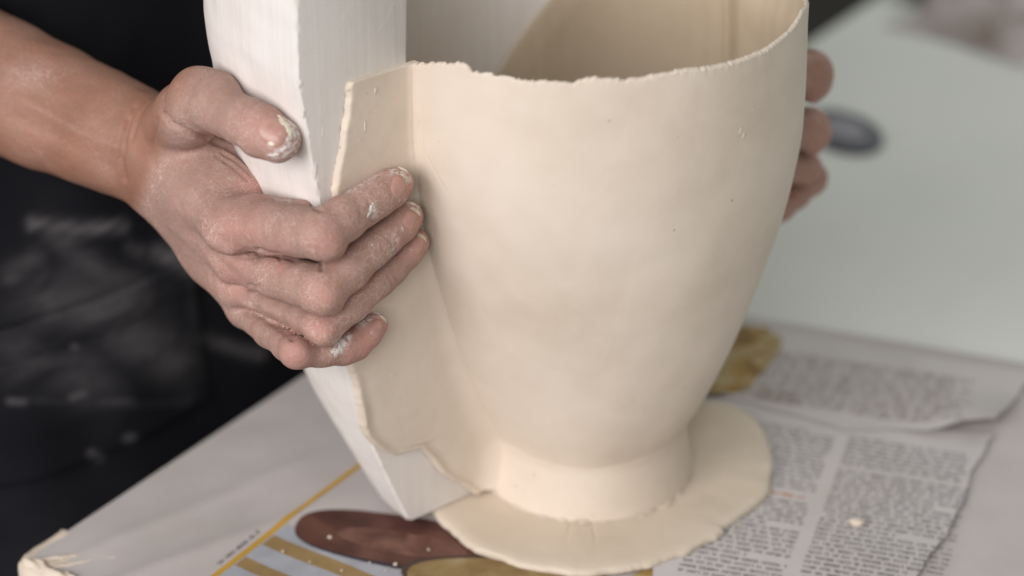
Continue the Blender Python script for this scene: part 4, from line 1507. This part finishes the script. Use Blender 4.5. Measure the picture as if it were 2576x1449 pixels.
# crumpled clay cloth
cg = ground(2500, 60)
cloth = empty('clay_cloth', (cg[0], cg[1], T_TOP), 'crumpled pale cloth smeared with clay at the far end of the table', 'cloth')
nx_, ny_ = 90, 70
U, Vv = np.meshgrid(np.linspace(-1, 1, nx_), np.linspace(-1, 1, ny_))
wx = 0.13 * U * (1 + .15 * np.sin(3 * Vv)); wy = 0.105 * Vv * (1 + .15 * np.sin(2.5 * U + 1))
X = cg[0] + 0.062 + wx * 0.9 + wy * 0.35; Y = cg[1] + 0.02 - wx * 0.45 + wy * 0.9
P = np.stack([X, Y, 0 * X], -1)
rr_ = np.clip(1 - (np.abs(U)**3 + np.abs(Vv)**3), 0, 1)
Z = T_TOP + 0.0012 + rr_**0.6 * (0.030 + 0.018 * noise3(P, 20, 301) + 0.010 * noise3(P, 45, 302) + 0.004 * noise3(P, 100, 303))
Z = np.maximum(Z, T_TOP + 0.001)
Vb = np.concatenate([np.stack([X, Y, Z], -1).reshape(-1, 3), np.stack([X, Y, Z - 0.0008], -1).reshape(-1, 3)])
f1 = grid_faces(ny_, nx_)
CLOTH = mat_print('clay_stained_cloth', [(0.30, (0.22, 0.17, 0.14)), (0.45, (0.45, 0.40, 0.385)), (0.62, (0.60, 0.55, 0.55)), (0.8, (0.50, 0.48, 0.47))], 16)
mesh_obj('cloth_sheet', Vb, [f for f in f1] + [tuple(nx_ * ny_ + i for i in f[::-1]) for f in f1], CLOTH, cloth)

# dark tool handle beside the cloth
hg0 = ground(2285, -45); hg1 = ground(2330, 14)
tool = empty('tool_handle', (*hg0[:2], T_TOP), 'dark rounded tool handle lying beside the crumpled cloth', 'tool')
hv, hf = tube([hg0 + ZAX * .012, hg0 * .7 + hg1 * .3 + ZAX * .0135, hg0 * .3 + hg1 * .7 + ZAX * .0135, hg1 + ZAX * .012], [.008, .012, .013, .009], 24)
mesh_obj('handle', hv, hf, mat_plain('black_handle', (0.03, 0.032, 0.037), 0.5), tool)

# clay smears and crumbs
def blob(name, c, sx, sy, sz, ang, seed, mat, label, cat, group=None, flatz=None):
    r = np.random.default_rng(seed)
    n1, n2 = 7, 14
    V, F = [], []
    for i in range(n1 + 1):
        th = math.pi * i / n1
        for j in range(n2):
            f2 = 2 * math.pi * j / n2
            k = 1 + 0.22 * r.uniform(-1, 1) * math.sin(th)
            x = sx * math.sin(th) * math.cos(f2) * k; y = sy * math.sin(th) * math.sin(f2) * k; z = sz * math.cos(th)
            V.append((c[0] + x * math.cos(ang) - y * math.sin(ang), c[1] + x * math.sin(ang) + y * math.cos(ang), c[2] + max(z, -sz * 0.45)))
    for i in range(n1):
        for j in range(n2):
            k = (j + 1) % n2
            F.append((i * n2 + j, (i + 1) * n2 + j, (i + 1) * n2 + k, i * n2 + k))
    o = mesh_obj(name, V, F, mat)
    tag(o, label, cat, group)
    return o

def put(px, py, zf, lift):
    p = ground(px, py)
    for _ in range(3):
        z = float(zf(np.array([p[0]]), np.array([p[1]]))[0])
        p = ground(px, py, z)
    return np.array([p[0], p[1], z + lift])

blob('clay_drop', put(2155, 1320, zB, 0.0014), 0.0040, 0.0030, 0.0020, -.3, 401, CLAY, 'round drop of cream clay on the black newspaper text', 'clay drop')
crumbs = [(830, 1357, .0009), (995, 1425, .0009), (1078, 1388, .0006), (712, 1392, .0006), (780, 1418, .0005), (930, 1420, .0005), (860, 1440, .0005), (970, 1440, .0005)]
for i, (x, y, s) in enumerate(crumbs):
    blob('clay_crumb', put(x, y, zA, s * 0.5 + .0009), s * 1.2, s, s, i, 420 + i, CLAY, 'tiny white clay crumb scattered over the printed food photo', 'crumb', 'clay crumbs on the food photo')

# clay smear on the table corner
sm = empty('clay_smear', (*TCORNER[:2], T_TOP), 'ridged cream clay smear dried on the pointed table corner', 'clay smear')
def smear(p0, p1, w, h, seed, name='ridge'):
    p0 = np.array(p0); p1 = np.array(p1)
    n, m = 30, 9
    dd = p1 - p0; dd[2] = 0; L = np.linalg.norm(dd); dd /= L; sd = np.array([-dd[1], dd[0], 0])
    V = []
    for i in range(n):
        t = i / (n - 1)
        ww = w * (0.35 + 0.65 * math.sin(math.pi * min(1, t * 1.15)) ** .5 if t * 1.15 < 1 else 0.35) * (1 + .25 * noise1(np.array([t]), 9, seed)[0])
        cen = p0 + (p1 - p0) * t + sd * 0.0018 * noise1(np.array([t]), 4, seed + 1)[0]
        for j in range(m):
            u = -1 + 2 * j / (m - 1)
            V.append(cen + sd * ww * u + ZAX * (h * (1 - abs(u) ** 2) * (1 + .4 * noise1(np.array([t * 10 + j]), 1, seed + 2)[0]) - 0.0008))
    mesh_obj(name, V, grid_faces(n, m), CLAY, sm)
zz0 = 0.0014
smear(ground(70, 1413, zz0), ground(400, 1382, zz0), 0.0022, 0.0016, 501)
smear(ground(85, 1425, zz0), ground(300, 1385, zz0), 0.003, 0.0018, 511)
smear(ground(95, 1432, zz0), ground(290, 1402, zz0), 0.0030, 0.0020, 521)
smear(ground(62, 1412, zz0), ground(190, 1462, zz0), 0.0045, 0.0030, 531)
smear(ground(150, 1408, zz0), ground(240, 1372, zz0), 0.0022, 0.0016, 541)
# clay coating wrapped over the corner edge
rowsc = []
for k, (ins, z) in enumerate(((0.007, T_TOP + 0.0008), (0.004, T_TOP + 0.0022), (0.0005, T_TOP + 0.0018), (-0.0015, T_TOP - 0.001), (-0.0018, T_TOP - 0.008), (-0.0012, T_TOP - 0.018), (0.001, T_TOP - 0.022))):
    path = []
    for t in np.linspace(-0.035, 0.12, 70):
        if t < 0:
            p = TCORNER + TE * (-t) + TM * ins
        else:
            p = TCORNER + TM * t + TE * ins
        p = p + (TE + TM) * 0.0025 * math.exp(-(t / 0.006) ** 2)
        path.append(p * [1, 1, 0] + ZAX * (z + 0.0006 * noise1(np.array([t * 100]), 1.3, 550 + k, 2)[0]))
    rowsc.append(np.array(path))
mesh_obj('edge_coating', np.concatenate(rowsc), grid_faces(len(rowsc), 70), CLAY, sm)
